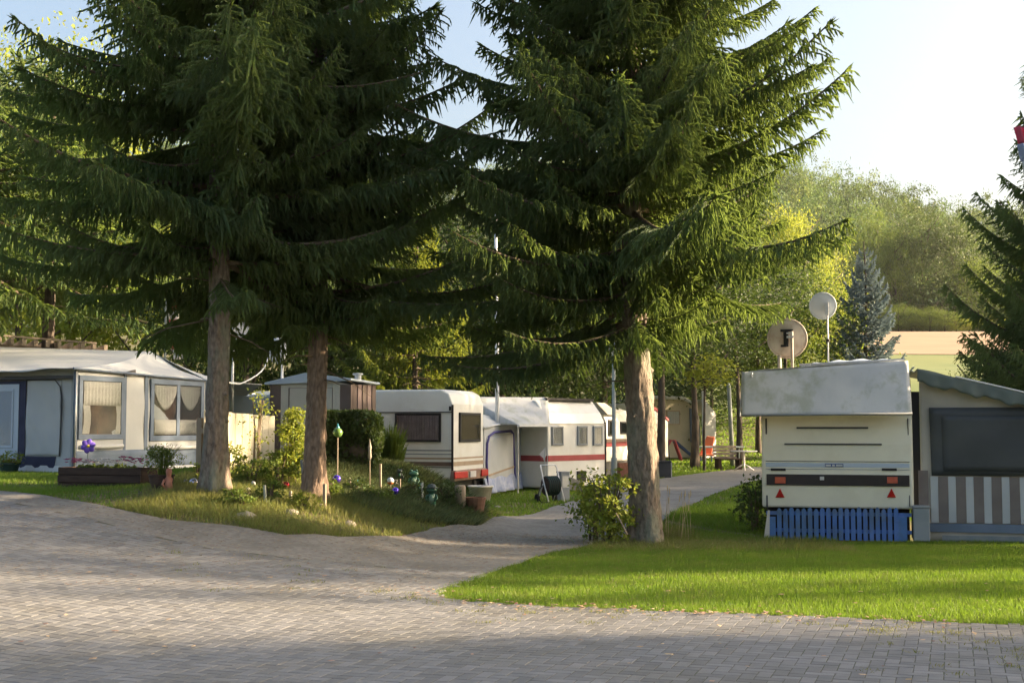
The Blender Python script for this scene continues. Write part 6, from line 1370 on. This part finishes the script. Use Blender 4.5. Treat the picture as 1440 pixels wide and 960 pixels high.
MB().prism([(-.05, -.25, .92), (.12, -.25, .95), (1.05, -.25, .12), (1.3, -.25, .10), (1.3, -.25, .04), (1.0, -.25, .04)], (0, .5, 0)).build('chute', M['bluedark'], t)
x, y = gpt(990, 58).x, 58; t = thing('beach_chair', 'orange folded garden lounger standing upright on the far lawn', 'garden chair', loc=(x, y, tz(x, y)))
MB().prism([(-.25, -.1, .35), (.3, -.1, .35), (.45, -.1, 1.15), (.1, -.1, 1.2)], (0, .12, 0)).build('back_cushion', M['orange'], t, bevel=.03)
for sx in (-.2, .3): MB().tube([(sx, 0, 0), (sx+.05, 0, .5)], .025, 6).build('leg', M['bluedark'], t)
MB().box(-.35, -.5, .3, .35, -.05, .38).build('seat', M['orange'], t, bevel=.02)
x = gpt(1008, 55).x; t = thing('table_tennis_table', 'pale green table top on thin legs beyond the picnic bench', 'table', loc=(x, 55, tz(x, 55)), rot=.25)
MB().box(-.9, -.6, .72, 1.0, .6, .78).build('table_top', M['table_white'], t, bevel=.01)
for sx in (-.75, .8):
    for sy in (-.45, .45): MB().tube([(sx, sy, 0), (sx, sy, .72)], .03, 6).build('leg', M['steel'], t)
x = gpt(1024, 48.5).x; t = thing('picnic_bench', 'dark wooden bench at the edge of the far lawn', 'bench', loc=(x, 48.5, tz(x, 48.5)), rot=.15)
for k in range(4): MB().box(-.55, .15+.02*k, .42+.13*k, .35, .19+.02*k, .52+.13*k).build('back_slat', M['wood'], t)
for k in range(3): MB().box(-.55, -.3+.14*k, .40, .75, -.18+.14*k, .44).build('seat_slat', M['wood_dark'], t)
for sx in (-.5, .3): MB().box(sx, -.28, 0, sx+.12, .2, .40).build('leg', M['wood_dark'], t)
x = gpt(1045, 47.5).x; t = thing('garden_table', 'small white round garden table with curved metal foot', 'table', loc=(x, 47.5, tz(x, 47.5)))
MB().lathe([(.02, .70), (.48, .70), (.5, .72), (.48, .745), (.02, .745)], 24).build('table_top', M['flower_w'], t); MB().tube([(0, 0, .2), (0, 0, .70)], .04, 8).build('column', M['flower_w'], t)
for k in range(3):
    a = k*2.09+.4; MB().tube([(0, 0, .25), (.2*math.cos(a), .2*math.sin(a), .15), (.42*math.cos(a), .42*math.sin(a), .015)], .028, 6).build('foot', M['flower_w'], t, smooth=True)
p = gpt(1029, 52); t = thing('lamp_post', 'pale green leaning pole by the picnic bench', 'pole', loc=p); MB().tube([(0, 0, 0), (-.12, 0, 3.3)], [.10, .08], 12).build('pole', M['steel_green'], t, smooth=True); MB().tube([(-.12, 0, 3.3), (-.14, 0, 3.45)], [.05, .02], 10).build('cap', M['dish_grey'], t)
p = gpt(988, 62); t = thing('lamp_post', 'thin white pole between the far tent and the dark bushes', 'pole', loc=p); MB().tube([(0, 0, 0), (0, 0, 3.2)], .05, 8).build('pole', M['pole_white'], t, smooth=True); MB().ball((0, 0, 3.24), .07, 8, 6).build('cap', M['pole_white'], t, smooth=True)
# bare soil patch left of the caravan
sp = [gp(*q_) for q_ in [(965, 757), (985, 750), (1020, 748), (1060, 752), (1074, 757), (1060, 764), (1010, 766), (975, 764)]]
sheet('soil_patch', sp, .012, M['soil'], .4)

# ------------------------------------------------------------------ air
HZ = mat('haze', (1,1,1)); HZ.node_tree.nodes.clear(); _o = HZ.node_tree.nodes.new('ShaderNodeOutputMaterial'); _v = HZ.node_tree.nodes.new('ShaderNodeVolumePrincipled')
_v.inputs['Color'].default_value = (0.93, 0.95, 0.97, 1); _v.inputs['Density'].default_value = 0.00009; _v.inputs['Anisotropy'].default_value = 0.3
HZ.node_tree.links.new(_v.outputs[0], _o.inputs['Volume'])
_h = MB().box(-1600, -900, -2.0, 1600, 1500, 110).build('haze', HZ); tag(_h, kind='stuff')
